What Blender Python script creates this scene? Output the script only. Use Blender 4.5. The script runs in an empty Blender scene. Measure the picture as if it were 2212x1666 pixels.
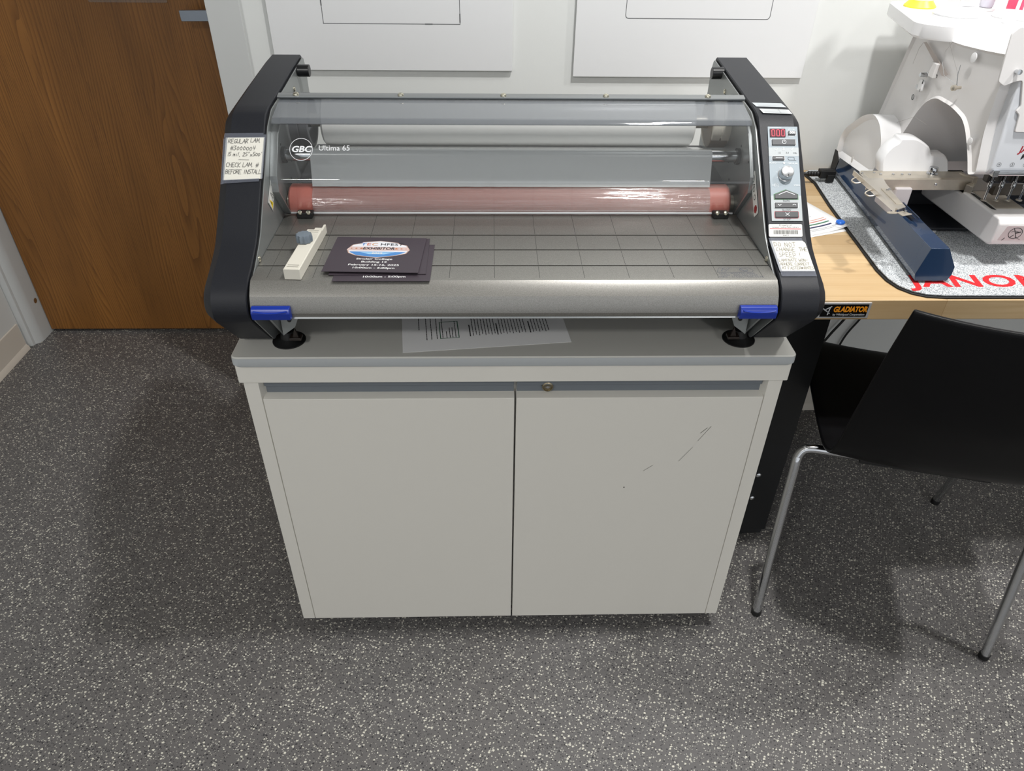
import bpy, bmesh, math, random
from mathutils import Vector, Matrix, Euler
random.seed(7)
C = bpy.context.scene.collection
SC = bpy.context.scene
PI = math.pi

# ------------------------------------------------------------------ camera
cam_d = bpy.data.cameras.new('camera'); cam = bpy.data.objects.new('camera', cam_d); C.objects.link(cam)
PITCH, YAW, ROLL = 0.64016145, -0.03208539, 0.01433487
fw = Vector((-math.sin(YAW)*math.cos(PITCH), math.cos(YAW)*math.cos(PITCH), -math.sin(PITCH)))
xr = Vector((math.cos(YAW), math.sin(YAW), 0)); up = xr.cross(fw)
x2 = xr*math.cos(ROLL)+up*math.sin(ROLL); u2 = -xr*math.sin(ROLL)+up*math.cos(ROLL)
cam.matrix_world = Matrix(((x2.x, u2.x, -fw.x, -0.03747721), (x2.y, u2.y, -fw.y, -0.98151792), (x2.z, u2.z, -fw.z, 1.39941139), (0, 0, 0, 1)))
cam_d.sensor_fit = 'HORIZONTAL'; cam_d.sensor_width = 36.0; cam_d.lens = 1590/2212*36.0
cam_d.clip_start = 0.01
SC.camera = cam

# ------------------------------------------------------------------ light
w = bpy.data.worlds.new('world'); SC.world = w; w.use_nodes = True
w.node_tree.nodes['Background'].inputs[0].default_value = (0.93, 0.96, 1.0, 1)
w.node_tree.nodes['Background'].inputs[1].default_value = 0.9

def lamp(name, loc, power, size, color=(1, .984, .965), spread=PI, aim=None):
    d = bpy.data.lights.new(name, 'AREA'); d.shape = 'DISK'; d.size = size; d.energy = power; d.color = color; d.spread = spread
    o = bpy.data.objects.new(name, d); C.objects.link(o); o.location = loc
    if aim is not None:
        o.rotation_euler = (Vector(aim)-Vector(loc)).to_track_quat('-Z', 'Y').to_euler()
    return o
lamp('downlight_front', (0.53, -0.13, 2.62), 29, 0.12)
lamp('downlight_back', (0.62, 0.17, 2.62), 4.5, 0.14)
lamp('spotlight_bench', (1.62, 0.10, 2.60), 7, 0.12, spread=math.radians(75), aim=(1.22, .62, .95))
lamp('fill_left', (-1.0, -2.2, 2.62), 24, 0.3)  # unseen fill lamp, added to lift the left side
lamp('fill_rear', (1.2, -3.1, 2.62), 23, 0.3)  # unseen fill lamp behind the camera, added for ambient light

SC.view_settings.view_transform = 'Standard'; SC.view_settings.look = 'None'
SC.view_settings.gamma = 1.0; SC.view_settings.use_curve_mapping = False
SC.view_settings.exposure = 0.0
SC.cycles.max_bounces = 12; SC.cycles.transparent_max_bounces = 24

# ------------------------------------------------------------------ materials
def lin(c):
    return tuple((v/255/12.92 if v/255 <= .04045 else ((v/255+.055)/1.055)**2.4) for v in c)+(1,)
MATS = {}
def mat(name, rgb=(128, 128, 128), rough=.5, metal=0, noise=0, nscale=60, bump=0, bscale=300, spec=.5, coat=0, emis=None, estr=0):
    if name in MATS: return MATS[name]
    m = bpy.data.materials.new(name); m.use_nodes = True; nt = m.node_tree
    b = nt.nodes['Principled BSDF']; b.inputs['Roughness'].default_value = rough; b.inputs['Metallic'].default_value = metal
    b.inputs['Specular IOR Level'].default_value = spec; b.inputs['Coat Weight'].default_value = coat
    b.inputs['Base Color'].default_value = lin(rgb)
    tc = nt.nodes.new('ShaderNodeTexCoord')
    if noise:
        n = nt.nodes.new('ShaderNodeTexNoise'); n.inputs['Scale'].default_value = nscale; n.inputs['Detail'].default_value = 4
        nt.links.new(tc.outputs['Object'], n.inputs['Vector'])
        r = nt.nodes.new('ShaderNodeValToRGB'); l = lin(rgb)
        r.color_ramp.elements[0].position = .3; r.color_ramp.elements[1].position = .7
        r.color_ramp.elements[0].color = tuple(max(0, v*(1-noise)) for v in l[:3])+(1,)
        r.color_ramp.elements[1].color = tuple(min(1, v*(1+noise)) for v in l[:3])+(1,)
        nt.links.new(n.outputs['Fac'], r.inputs['Fac']); nt.links.new(r.outputs['Color'], b.inputs['Base Color'])
    if bump:
        n2 = nt.nodes.new('ShaderNodeTexNoise'); n2.inputs['Scale'].default_value = bscale; n2.inputs['Detail'].default_value = 3
        nt.links.new(tc.outputs['Object'], n2.inputs['Vector'])
        bp = nt.nodes.new('ShaderNodeBump'); bp.inputs['Strength'].default_value = bump; bp.inputs['Distance'].default_value = .001
        nt.links.new(n2.outputs['Fac'], bp.inputs['Height']); nt.links.new(bp.outputs['Normal'], b.inputs['Normal'])
    if emis:
        b.inputs['Emission Color'].default_value = lin(emis); b.inputs['Emission Strength'].default_value = estr
    MATS[name] = m; return m

def nodes_mat(name):
    m = bpy.data.materials.new(name); m.use_nodes = True; nt = m.node_tree
    MATS[name] = m
    return m, nt, nt.nodes['Principled BSDF']
def N(nt, t, **kw):
    n = nt.nodes.new('ShaderNode'+t)
    for k, v in kw.items():
        if hasattr(n, k): setattr(n, k, v)
    return n
def mathn(nt, op, a, b=None, clamp=False):
    n = nt.nodes.new('ShaderNodeMath'); n.operation = op; n.use_clamp = clamp
    for i, v in enumerate((a, b)):
        if v is None: continue
        if isinstance(v, (int, float)): n.inputs[i].default_value = v
        else: nt.links.new(v, n.inputs[i])
    return n.outputs[0]
def mixc(nt, f, a, b):
    n = nt.nodes.new('ShaderNodeMix'); n.data_type = 'RGBA'
    if isinstance(f, (int, float)): n.inputs[0].default_value = f
    else: nt.links.new(f, n.inputs[0])
    for i, v in ((6, a), (7, b)):
        if isinstance(v, tuple): n.inputs[i].default_value = v
        else: nt.links.new(v, n.inputs[i])
    return n.outputs[2]
def mapping(nt, vec, scale=(1, 1, 1), loc=(0, 0, 0), rot=(0, 0, 0)):
    n = nt.nodes.new('ShaderNodeMapping'); n.inputs['Scale'].default_value = scale; n.inputs['Location'].default_value = loc; n.inputs['Rotation'].default_value = rot
    nt.links.new(vec, n.inputs['Vector']); return n.outputs[0]

# floor: grey vinyl with pale and black chips
def floor_mat():
    m, nt, b = nodes_mat('speckled_vinyl'); tc = N(nt, 'TexCoord'); co = tc.outputs['Object']
    dn = N(nt, 'TexNoise'); dn.inputs['Scale'].default_value = 260; nt.links.new(co, dn.inputs['Vector'])
    va = nt.nodes.new('ShaderNodeVectorMath'); va.operation = 'MULTIPLY_ADD'
    nt.links.new(dn.outputs['Color'], va.inputs[0]); va.inputs[1].default_value = (.0035,)*3; nt.links.new(co, va.inputs[2])
    base = N(nt, 'TexNoise'); base.inputs['Scale'].default_value = 2.2; base.inputs['Detail'].default_value = 5; nt.links.new(co, base.inputs['Vector'])
    col = mixc(nt, base.outputs['Fac'], lin((99, 98, 99)), lin((103, 100, 98)))
    def chips(scale, keep, rad, off, color, col, fade):
        mp = mapping(nt, va.outputs[0], (scale, scale*1.25, scale), off, (0, 0, .35))
        v = N(nt, 'TexVoronoi', voronoi_dimensions='2D'); v.inputs['Scale'].default_value = 1; nt.links.new(mp, v.inputs['Vector'])
        sep = N(nt, 'SeparateColor'); nt.links.new(v.outputs['Color'], sep.inputs[0])
        k = mathn(nt, 'GREATER_THAN', sep.outputs[0], 1-keep)
        # radius varies per chip
        rr = mathn(nt, 'MULTIPLY', mathn(nt, 'ADD', sep.outputs[1], .35), rad)
        s = mathn(nt, 'MULTIPLY', mathn(nt, 'SUBTRACT', rr, v.outputs['Distance']), 14, True)
        f = mathn(nt, 'MULTIPLY', mathn(nt, 'MULTIPLY', k, s), fade)
        return mixc(nt, f, col, color)
    col = chips(170, .30, .30, (3, 5, 0), lin((38, 38, 42)), col, .9)
    col = chips(260, .22, .34, (11, 2, 0), lin((48, 48, 50)), col, .8)
    col = chips(150, .26, .30, (7, 13, 0), lin((216, 213, 200)), col, .95)
    col = chips(240, .24, .34, (1, 17, 0), lin((196, 194, 184)), col, .85)
    nt.links.new(col, b.inputs['Base Color']); b.inputs['Roughness'].default_value = .42
    b.inputs['Specular IOR Level'].default_value = .4
    bn = N(nt, 'TexNoise'); bn.inputs['Scale'].default_value = 350; nt.links.new(co, bn.inputs['Vector'])
    bp = N(nt, 'Bump'); bp.inputs['Strength'].default_value = .15; bp.inputs['Distance'].default_value = .001
    nt.links.new(bn.outputs['Fac'], bp.inputs['Height']); nt.links.new(bp.outputs['Normal'], b.inputs['Normal'])
    return m
def oak_mat():
    m, nt, b = nodes_mat('oak_veneer'); tc = N(nt, 'TexCoord'); co = tc.outputs['Object']
    big = N(nt, 'TexNoise'); big.inputs['Scale'].default_value = 1; big.inputs['Detail'].default_value = 2.5; big.inputs['Distortion'].default_value = .25
    nt.links.new(mapping(nt, co, (4.2, 4, .42), (3.1, 0, 1.7)), big.inputs['Vector'])
    sepx = N(nt, 'SeparateXYZ'); nt.links.new(co, sepx.inputs[0])
    ph = mathn(nt, 'ADD', mathn(nt, 'MULTIPLY', big.outputs['Fac'], 44), mathn(nt, 'MULTIPLY', sepx.outputs[0], 120))
    fr = mathn(nt, 'FRACT', ph)
    saw = mathn(nt, 'POWER', fr, 2.2)
    fine = N(nt, 'TexNoise'); fine.inputs['Scale'].default_value = 1; fine.inputs['Detail'].default_value = 3
    nt.links.new(mapping(nt, co, (420, 420, 9)), fine.inputs['Vector'])
    pores = mathn(nt, 'GREATER_THAN', fine.outputs['Fac'], .60)
    patch = N(nt, 'TexNoise'); patch.inputs['Scale'].default_value = 1; patch.inputs['Detail'].default_value = 2
    nt.links.new(mapping(nt, co, (9, 9, 1.6), (5, 0, 2)), patch.inputs['Vector'])
    col = mixc(nt, mathn(nt, 'MULTIPLY', saw, .75), lin((152, 102, 46)), lin((100, 61, 20)))
    col = mixc(nt, mathn(nt, 'MULTIPLY', mathn(nt, 'SUBTRACT', patch.outputs['Fac'], .38, True), 1.8, True), col, lin((112, 72, 28)))
    col = mixc(nt, mathn(nt, 'MULTIPLY', pores, .35), col, lin((76, 46, 18)))
    nt.links.new(col, b.inputs['Base Color']); b.inputs['Roughness'].default_value = .45
    return m
def block_mat():
    m, nt, b = nodes_mat('maple_block'); tc = N(nt, 'TexCoord'); co = tc.outputs['Object']
    br = N(nt, 'TexBrick'); br.offset = .37; br.squash = 1; br.inputs['Scale'].default_value = 1
    br.inputs['Brick Width'].default_value = .38; br.inputs['Row Height'].default_value = .042; br.inputs['Mortar Size'].default_value = .0006
    br.inputs['Color1'].default_value = lin((206, 180, 140)); br.inputs['Color2'].default_value = lin((188, 158, 116)); br.inputs['Mortar'].default_value = lin((176, 144, 102))
    nt.links.new(mapping(nt, co, (1, 1, 1), (.11, .006, 0)), br.inputs['Vector'])
    g = N(nt, 'TexNoise'); g.inputs['Scale'].default_value = 1; g.inputs['Detail'].default_value = 4; g.inputs['Distortion'].default_value = .6
    nt.links.new(mapping(nt, co, (5, 90, 90)), g.inputs['Vector'])
    col = mixc(nt, mathn(nt, 'MULTIPLY', mathn(nt, 'SUBTRACT', g.outputs['Fac'], .42, True), 1.6, True), br.outputs['Color'], lin((182, 148, 104)))
    nt.links.new(col, b.inputs['Base Color']); b.inputs['Roughness'].default_value = .38
    return m
def thin_clear(name, tint=(.96, .965, .965), refl=1.0, haze=0.0, hazecol=(180, 182, 184), bump=0, rough=.02, bs=(12, 60, 60), ior=1.5):
    m = bpy.data.materials.new(name); m.use_nodes = True; nt = m.node_tree; nt.nodes.clear()
    out = N(nt, 'OutputMaterial'); tr = N(nt, 'BsdfTransparent'); tr.inputs[0].default_value = tint+(1,)
    gl = N(nt, 'BsdfGlossy'); gl.inputs['Roughness'].default_value = rough; gl.inputs['Color'].default_value = (1, 1, 1, 1)
    df = N(nt, 'BsdfDiffuse'); df.inputs[0].default_value = lin(hazecol)
    lw = N(nt, 'LayerWeight'); lw.inputs['Blend'].default_value = .5; fres = mathn(nt, 'ADD', mathn(nt, 'MULTIPLY', mathn(nt, 'POWER', lw.outputs['Facing'], 4.5), .95), (ior-1)**2/(ior+1)**2)
    m1 = N(nt, 'MixShader'); m1.inputs[0].default_value = haze; nt.links.new(tr.outputs[0], m1.inputs[1]); nt.links.new(df.outputs[0], m1.inputs[2])
    m2 = N(nt, 'MixShader'); nt.links.new(mathn(nt, 'MULTIPLY', fres, refl, True), m2.inputs[0])
    nt.links.new(m1.outputs[0], m2.inputs[1]); nt.links.new(gl.outputs[0], m2.inputs[2]); nt.links.new(m2.outputs[0], out.inputs[0])
    if bump:
        tc = N(nt, 'TexCoord'); n = N(nt, 'TexNoise'); n.inputs['Scale'].default_value = 1; n.inputs['Detail'].default_value = 3
        nt.links.new(mapping(nt, tc.outputs['Object'], bs), n.inputs['Vector'])
        bp = N(nt, 'Bump'); bp.inputs['Strength'].default_value = bump; bp.inputs['Distance'].default_value = .004
        nt.links.new(n.outputs['Fac'], bp.inputs['Height']); nt.links.new(bp.outputs['Normal'], gl.inputs['Normal'])
    MATS[name] = m; return m
def carpet_mat():
    m, nt, b = nodes_mat('grey_carpet'); tc = N(nt, 'TexCoord'); co = tc.outputs['Object']
    n = N(nt, 'TexNoise'); n.inputs['Scale'].default_value = 560; n.inputs['Detail'].default_value = 3; nt.links.new(co, n.inputs['Vector'])
    r = N(nt, 'ValToRGB'); e = r.color_ramp.elements; e[0].position = .38; e[0].color = lin((126, 130, 134)); e[1].position = .62; e[1].color = lin((222, 226, 228))
    nt.links.new(n.outputs['Fac'], r.inputs['Fac']); nt.links.new(r.outputs['Color'], b.inputs['Base Color']); b.inputs['Roughness'].default_value = .95
    b.inputs['Specular IOR Level'].default_value = .1
    bp = N(nt, 'Bump'); bp.inputs['Strength'].default_value = .8; bp.inputs['Distance'].default_value = .002
    nt.links.new(n.outputs['Fac'], bp.inputs['Height']); nt.links.new(bp.outputs['Normal'], b.inputs['Normal'])
    return m
M_floor = floor_mat(); M_oak = oak_mat(); M_block = block_mat(); M_carpet = carpet_mat()
M_wall = mat('wall_paint', (219, 221, 219), .6, bump=.08, bscale=220)
M_frame = mat('door_frame_paint', (196, 198, 197), .4)
M_base = mat('baseboard_vinyl', (216, 208, 196), .5)
M_board = mat('foam_board', (222, 223, 224), .45)
M_cab = mat('cabinet_paint', (218, 215, 207), .42, bump=.06, bscale=500)
M_cabtop = mat('cabinet_top_laminate', (200, 199, 193), .38)
M_cabedge = mat('cabinet_edge_band', (176, 180, 182), .4)
M_pull = mat('finger_pull_grey', (106, 112, 118), .45)
M_black = mat('black_rubber', (16, 16, 17), .55)
M_chrome = mat('chrome', (205, 207, 210), .12, 1)
M_steel = mat('brushed_steel', (204, 196, 182), .36, .75, noise=.08, nscale=40)
M_satin = mat('satin_metal', (150, 158, 170), .32, 1)
M_zinc = mat('zinc_screw', (200, 196, 180), .25, 1)
M_cover = mat('charcoal_plastic', (25, 27, 33), .46, bump=.25, bscale=1400, spec=.35)
M_bar = mat('grey_aluminium', (140, 143, 144), .35, .7)
M_plate = mat('grey_side_plate', (150, 154, 154), .34, .55)
M_darkin = mat('dark_chassis', (58, 60, 62), .5, .3)
M_blue = mat('blue_plastic', (13, 46, 146), .3)
M_label = mat('white_label', (226, 226, 222), .5)
M_ink = mat('ink_black', (30, 30, 32), .6)
M_pencil = mat('pen_ink', (84, 84, 84), .6)
M_red = mat('print_red', (196, 52, 54), .5)
M_white = mat('gloss_white_plastic', (233, 233, 234), .22, coat=.3)
M_whiteshade = mat('satin_white_plastic', (222, 220, 219), .35)
M_cream = mat('cream_plastic', (216, 212, 200), .45)
M_graph = mat('graphite_plastic', (86, 88, 92), .5)
M_knob = mat('slate_knob', (108, 118, 128), .45)
M_navy = mat('navy_gloss_plastic', (34, 54, 82), .17, coat=.5)
M_navydk = mat('black_navy_plastic', (14, 17, 26), .5)
M_shell = mat('black_shell', (6, 6, 8), .4, noise=.2, nscale=12, spec=.2)
M_seatsh = M_shell
M_benchleg = mat('black_powder_coat', (18, 19, 21), .5, bump=.1)
M_paper = mat('white_paper', (244, 244, 244), .6)
M_roller = mat('salmon_silicone', (186, 104, 92), .45)
M_roll = mat('white_film_roll', (243, 242, 238), .3)
def bedmat():
    m, nt, b = nodes_mat('bronze_grey_metallic'); tc = N(nt, 'TexCoord'); co = tc.outputs['Object']
    n = N(nt, 'TexNoise'); n.inputs['Scale'].default_value = 900; n.inputs['Detail'].default_value = 2; nt.links.new(co, n.inputs['Vector'])
    col = mixc(nt, n.outputs['Fac'], lin((112, 111, 107)), lin((170, 168, 163)))
    nt.links.new(col, b.inputs['Base Color']); b.inputs['Metallic'].default_value = .75; b.inputs['Roughness'].default_value = .36
    return m
M_bed = bedmat()
M_guard = thin_clear('clear_plastic', (.975, .98, .98), 1.0, haze=.02, ior=1.45)
M_filmA = thin_clear('matte_film', (.9, .9, .9), 1.0, haze=.80, hazecol=(184, 187, 188), bump=.25, rough=.25, bs=(2.5, 18, 5))
M_filmB = thin_clear('clear_film', (.96, .96, .96), 1.6, haze=.14, hazecol=(190, 188, 186), bump=.8, rough=.08, bs=(5, 140, 140))
M_tape = thin_clear('clear_tape', (.9, .91, .93), 1.0, haze=.16, hazecol=(150, 155, 170), rough=.2)

# ------------------------------------------------------------------ builders
WM = {}
def thing(name, label, cat, loc=(0, 0, 0), rotz=0, group=None):
    o = bpy.data.objects.new(name, None); C.objects.link(o); o.empty_display_size = .05
    o.location = loc; o.rotation_euler = (0, 0, rotz)
    o['label'] = label; o['category'] = cat
    if group: o['group'] = group
    WM[o.name] = Matrix.Translation(loc) @ Matrix.Rotation(rotz, 4, 'Z')
    return o
def obj(name, bm, m, parent=None, world=True, bevel=0, ang=35, seg=2, label=None):
    """links bm as one mesh; vertices are given in world space (world=True) or in the parent's frame"""
    me = bpy.data.meshes.new(name)
    if parent is None:
        zs = [v.co for v in bm.verts]
        c = Vector(((min(v.x for v in zs)+max(v.x for v in zs))/2, (min(v.y for v in zs)+max(v.y for v in zs))/2, min(v.z for v in zs)))
        M = Matrix.Translation(c)
        bmesh.ops.transform(bm, matrix=M.inverted(), verts=bm.verts)
    else:
        M = WM[parent.name]
        if world: bmesh.ops.transform(bm, matrix=M.inverted(), verts=bm.verts)
    bmesh.ops.recalc_face_normals(bm, faces=bm.faces)
    bm.to_mesh(me); bm.free()
    me.materials.append(m)
    me.shade_smooth(); me.set_sharp_from_angle(angle=math.radians(ang))
    o = bpy.data.objects.new(name, me); C.objects.link(o)
    if parent is None: o.location = M.translation
    else: o.parent = parent
    WM[o.name] = M.copy()
    if bevel:
        b = o.modifiers.new('bevel', 'BEVEL'); b.width = bevel; b.segments = seg; b.limit_method = 'ANGLE'; b.angle_limit = math.radians(40); b.harden_normals = True
    if label: o['label'] = label
    return o
def split(name, bm, m, parent, **kw):
    """one object per loose piece of bm"""
    seen = set(); out = []; bm.verts.ensure_lookup_table()
    for v0 in list(bm.verts):
        if v0 in seen: continue
        st = [v0]; isl = []; seen.add(v0)
        while st:
            v = st.pop(); isl.append(v)
            for e in v.link_edges:
                o_ = e.other_vert(v)
                if o_ not in seen: seen.add(o_); st.append(o_)
        b2 = BM(); mp = {v: b2.verts.new(v.co) for v in isl}; fs = set()
        for v in isl:
            for f in v.link_faces: fs.add(f)
        for f in fs: b2.faces.new([mp[v] for v in f.verts])
        out.append(obj(name, b2, m, parent, **kw))
    bm.free(); return out
def tag(o, label, cat, group=None):
    o['label'] = label; o['category'] = cat
    if group: o['group'] = group
    return o
def struct(name, bm, m, parent=None, bevel=0):
    o = obj(name, bm, m, parent, bevel=bevel)
    if parent is None: o['kind'] = 'structure'
    return o
def BM(): return bmesh.new()
def box(bm, x0, x1, y0, y1, z0, z1, M=None):
    r = bmesh.ops.create_cube(bm, size=1)
    T = Matrix.Translation(((x0+x1)/2, (y0+y1)/2, (z0+z1)/2)) @ Matrix.Diagonal((abs(x1-x0), abs(y1-y0), abs(z1-z0), 1))
    if M is not None: T = M @ T
    bmesh.ops.transform(bm, matrix=T, verts=r['verts']); return r['verts']
def prism(bm, pts, a, b, axis='x', M=None):
    """polygon pts extruded from a to b; axis x: pts=(y,z); y: pts=(x,z); z: pts=(x,y)"""
    def P(p, t):
        v = {'x': (t, p[0], p[1]), 'y': (p[0], t, p[1]), 'z': (p[0], p[1], t)}[axis]
        return M @ Vector(v) if M is not None else Vector(v)
    A = [bm.verts.new(P(p, a)) for p in pts]; B = [bm.verts.new(P(p, b)) for p in pts]
    bm.faces.new(A); bm.faces.new(B[::-1]); n = len(pts)
    for i in range(n): bm.faces.new((A[i], A[(i+1) % n], B[(i+1) % n], B[i]))
def loft(bm, rings, cap=True):
    R = [[bm.verts.new(p) for p in r] for r in rings]
    n = len(R[0])
    for a, b in zip(R, R[1:]):
        for i in range(n): bm.faces.new((a[i], a[(i+1) % n], b[(i+1) % n], b[i]))
    if cap: bm.faces.new(R[0]); bm.faces.new(R[-1][::-1])
def cyl(bm, p0, p1, r0, r1=None, seg=32, cap=True):
    p0, p1 = Vector(p0), Vector(p1); r1 = r0 if r1 is None else r1
    d = (p1-p0).normalized(); a = d.orthogonal().normalized(); b = d.cross(a)
    loft(bm, [[p+(a*math.cos(t)+b*math.sin(t))*r for t in [2*PI*i/seg for i in range(seg)]] for p, r in ((p0, r0), (p1, r1))], cap)
def lathe(bm, prof, p0, d, seg=32, cap=True):
    p0 = Vector(p0); d = Vector(d).normalized(); a = d.orthogonal().normalized(); b = d.cross(a)
    loft(bm, [[p0+d*h+(a*math.cos(t)+b*math.sin(t))*max(r, 1e-5) for t in [2*PI*i/seg for i in range(seg)]] for r, h in prof], cap)
def smooth_path(pts, n=6):
    pts = [Vector(p) for p in pts]; out = []
    for i in range(len(pts)-1):
        p0 = pts[max(i-1, 0)]; p1 = pts[i]; p2 = pts[i+1]; p3 = pts[min(i+2, len(pts)-1)]
        for k in range(n):
            t = k/n; out.append(.5*((2*p1)+(-p0+p2)*t+(2*p0-5*p1+4*p2-p3)*t*t+(-p0+3*p1-3*p2+p3)*t**3))
    out.append(pts[-1]); return out
def tube(bm, pts, r, seg=12, smooth=0):
    pts = smooth_path(pts, smooth) if smooth else [Vector(p) for p in pts]
    t0 = (pts[1]-pts[0]).normalized(); a = t0.orthogonal().normalized(); rings = []
    for i, p in enumerate(pts):
        t = (pts[min(i+1, len(pts)-1)]-pts[max(i-1, 0)]).normalized()
        a = (a-t*a.dot(t)).normalized(); b = t.cross(a)
        rings.append([p+(a*math.cos(k*2*PI/seg)+b*math.sin(k*2*PI/seg))*r for k in range(seg)])
    loft(bm, rings)
def offset2(pts, d, closed=True):
    """offset polyline/polygon by d along its left normals"""
    n = len(pts); out = []
    for i in range(n):
        if closed: a, b, c = pts[i-1], pts[i], pts[(i+1) % n]
        else: a, b, c = pts[max(i-1, 0)], pts[i], pts[min(i+1, n-1)]
        e1 = Vector((b[0]-a[0], b[1]-a[1])); e2 = Vector((c[0]-b[0], c[1]-b[1]))
        if e1.length < 1e-9: e1 = e2
        if e2.length < 1e-9: e2 = e1
        n1 = Vector((-e1.y, e1.x)).normalized(); n2 = Vector((-e2.y, e2.x)).normalized()
        m = (n1+n2)
        m = m.normalized() if m.length > 1e-6 else n1
        k = d/max(.35, m.dot(n1)); out.append((b[0]+m.x*k, b[1]+m.y*k))
    return out
def sheet(bm, prof, a, b, t, axis='x'):
    o = offset2(prof, t, False)
    prism(bm, list(prof)+o[::-1], a, b, axis)
def fillet(pts, r, n=5, closed=True):
    """round the corners of a 2d polygon"""
    out = []; N_ = len(pts)
    for i in range(N_):
        if not closed and i in (0, N_-1): out.append(tuple(pts[i])); continue
        rr = r[i] if isinstance(r, (list, tuple)) else r
        p = Vector(pts[i]); a = Vector(pts[i-1])-p; b = Vector(pts[(i+1) % N_])-p
        if rr <= 0: out.append(tuple(p)); continue
        k = min(rr, a.length*.45, b.length*.45); A = p+a.normalized()*k; B = p+b.normalized()*k
        for j in range(n+1):
            t = j/n; q = A*(1-t)**2+p*2*t*(1-t)+B*t*t; out.append((q.x, q.y))
    return out
def rrect(x0, x1, y0, y1, r, n=4): return fillet([(x0, y0), (x1, y0), (x1, y1), (x0, y1)], r, n)
def frame_M(o, u, v):
    """local frame: x along u, y along v, z the normal"""
    u = Vector(u).normalized(); v = Vector(v); v = (v-u*v.dot(u)).normalized(); n = u.cross(v)
    return Matrix(((u.x, v.x, n.x, o[0]), (u.y, v.y, n.y, o[1]), (u.z, v.z, n.z, o[2]), (0, 0, 0, 1)))
def text_bm(bm, s, size, M, align='CENTER', bold=0, shear=0, sx=1, space=1):
    cu = bpy.data.curves.new('t', 'FONT'); cu.body = s; cu.size = size; cu.align_x = align; cu.align_y = 'CENTER'
    cu.offset = bold; cu.shear = shear; cu.space_character = space; cu.resolution_u = 3
    o = bpy.data.objects.new('t', cu); C.objects.link(o)
    dg = bpy.context.evaluated_depsgraph_get(); me = bpy.data.meshes.new_from_object(o.evaluated_get(dg))
    me.transform(M @ Matrix.Diagonal((sx, 1, 1, 1)))
    bm.from_mesh(me); bpy.data.meshes.remove(me); bpy.data.objects.remove(o); bpy.data.curves.remove(cu)
def T(x, y, z=0): return Matrix.Translation((x, y, z))
def flat(bm, pts, M, z=0, t=0):
    if t: prism(bm, pts, z, z+t, 'z', M)
    else: bm.faces.new([bm.verts.new(M @ Vector((p[0], p[1], z))) for p in pts])
def line(bm, pts, wd, M, z=0):
    for (a, b) in zip(pts, pts[1:]):
        a = Vector(a); b = Vector(b); d = (b-a)
        if d.length < 1e-7: continue
        d.normalize(); n = Vector((-d.y, d.x))*wd/2; e = d*wd*.3
        flat(bm, [a-e-n, b+e-n, b+e+n, a-e+n], M, z)
def ring(bm, cx, cy, r, wd, M, z=0, n=28, sy=1, a0=0, a1=2*PI):
    line(bm, [(cx+r*math.cos(a0+(a1-a0)*i/n), cy+r*sy*math.sin(a0+(a1-a0)*i/n)) for i in range(n+1)], wd, M, z)
def disc(cx, cy, r, n=20, sy=1): return [(cx+r*math.cos(2*PI*i/n), cy+sy*r*math.sin(2*PI*i/n)) for i in range(n)]
# handwriting: pen strokes on a 1 x 1 grid
HW = {'A': ['0,0 .45,1 .8,0', '.2,.4 .7,.4'], 'B': ['.1,0 .1,1 .6,.9 .6,.6 .1,.5 .7,.4 .6,.05 .1,0'], 'C': ['.75,.85 .4,1 .1,.6 .2,.1 .7,.05'], 'D': ['.1,0 .1,1 .7,.8 .75,.3 .1,0'],
 'E': ['.75,1 .1,1 .1,0 .75,0', '.1,.5 .6,.5'], 'F': ['.75,1 .1,1 .1,0', '.1,.5 .6,.5'], 'G': ['.75,.85 .4,1 .1,.6 .2,.1 .7,.1 .7,.45 .45,.45'], 'H': ['.1,0 .1,1', '.7,0 .7,1', '.1,.5 .7,.5'],
 'I': ['.4,0 .45,1'], 'K': ['.1,0 .1,1', '.7,1 .1,.45 .75,0'], 'L': ['.1,1 .1,0 .7,0'], 'M': ['.05,0 .15,1 .45,.3 .75,1 .85,0'], 'N': ['.1,0 .1,1 .7,0 .7,1'], 'O': ['.4,1 .1,.6 .2,.05 .6,.05 .75,.6 .4,1'],
 'P': ['.1,0 .1,1 .7,.9 .65,.5 .1,.45'], 'R': ['.1,0 .1,1 .7,.9 .6,.55 .1,.5 .8,0'], 'S': ['.7,.9 .3,1 .15,.7 .65,.4 .6,.05 .1,.05'], 'T': ['.4,0 .4,1', '.0,1 .8,1'], 'U': ['.1,1 .1,.2 .4,0 .7,.2 .7,1'],
 'V': ['.05,1 .4,0 .75,1'], 'W': ['.0,1 .2,0 .42,.6 .65,0 .85,1'], 'X': ['.1,1 .7,0', '.7,1 .1,0'], '0': ['.4,.8 .1,.5 .2,.05 .55,.05 .7,.5 .4,.8'], '1': ['.35,0 .45,1'], '2': ['.1,.8 .45,1 .65,.7 .1,0 .75,0'],
 '3': ['.1,1 .7,1 .35,.6 .65,.3 .4,0 .05,.1'], '4': ['.2,1 .1,.45 .7,.5', '.65,1 .45,0'], '5': ['.7,1 .2,1 .15,.6 .6,.5 .6,.1 .1,0'], '#': ['.25,0 .4,1', '.55,0 .7,1', '.05,.35 .8,.35', '.1,.65 .85,.65'],
 '.': ['.2,0 .3,.05'], ',': ['.3,.05 .2,-.2'], "'": ['.35,1.05 .3,.8'], '"': ['.25,1.1 .2,.85', '.45,1.1 .4,.85'], '!': ['.4,1 .35,.3', '.32,.02 .34,.05'], 'm': ['.05,0 .1,.5 .3,.55 .35,0', '.35,.4 .6,.55 .65,0'], 'i': ['.3,0 .35,.5', '.38,.7 .39,.74'], 'l': ['.3,0 .4,1'], 'x': ['.1,.5 .6,0', '.6,.5 .1,0'], '-': ['0,.5 .8,.5'], ' ': []}
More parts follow.
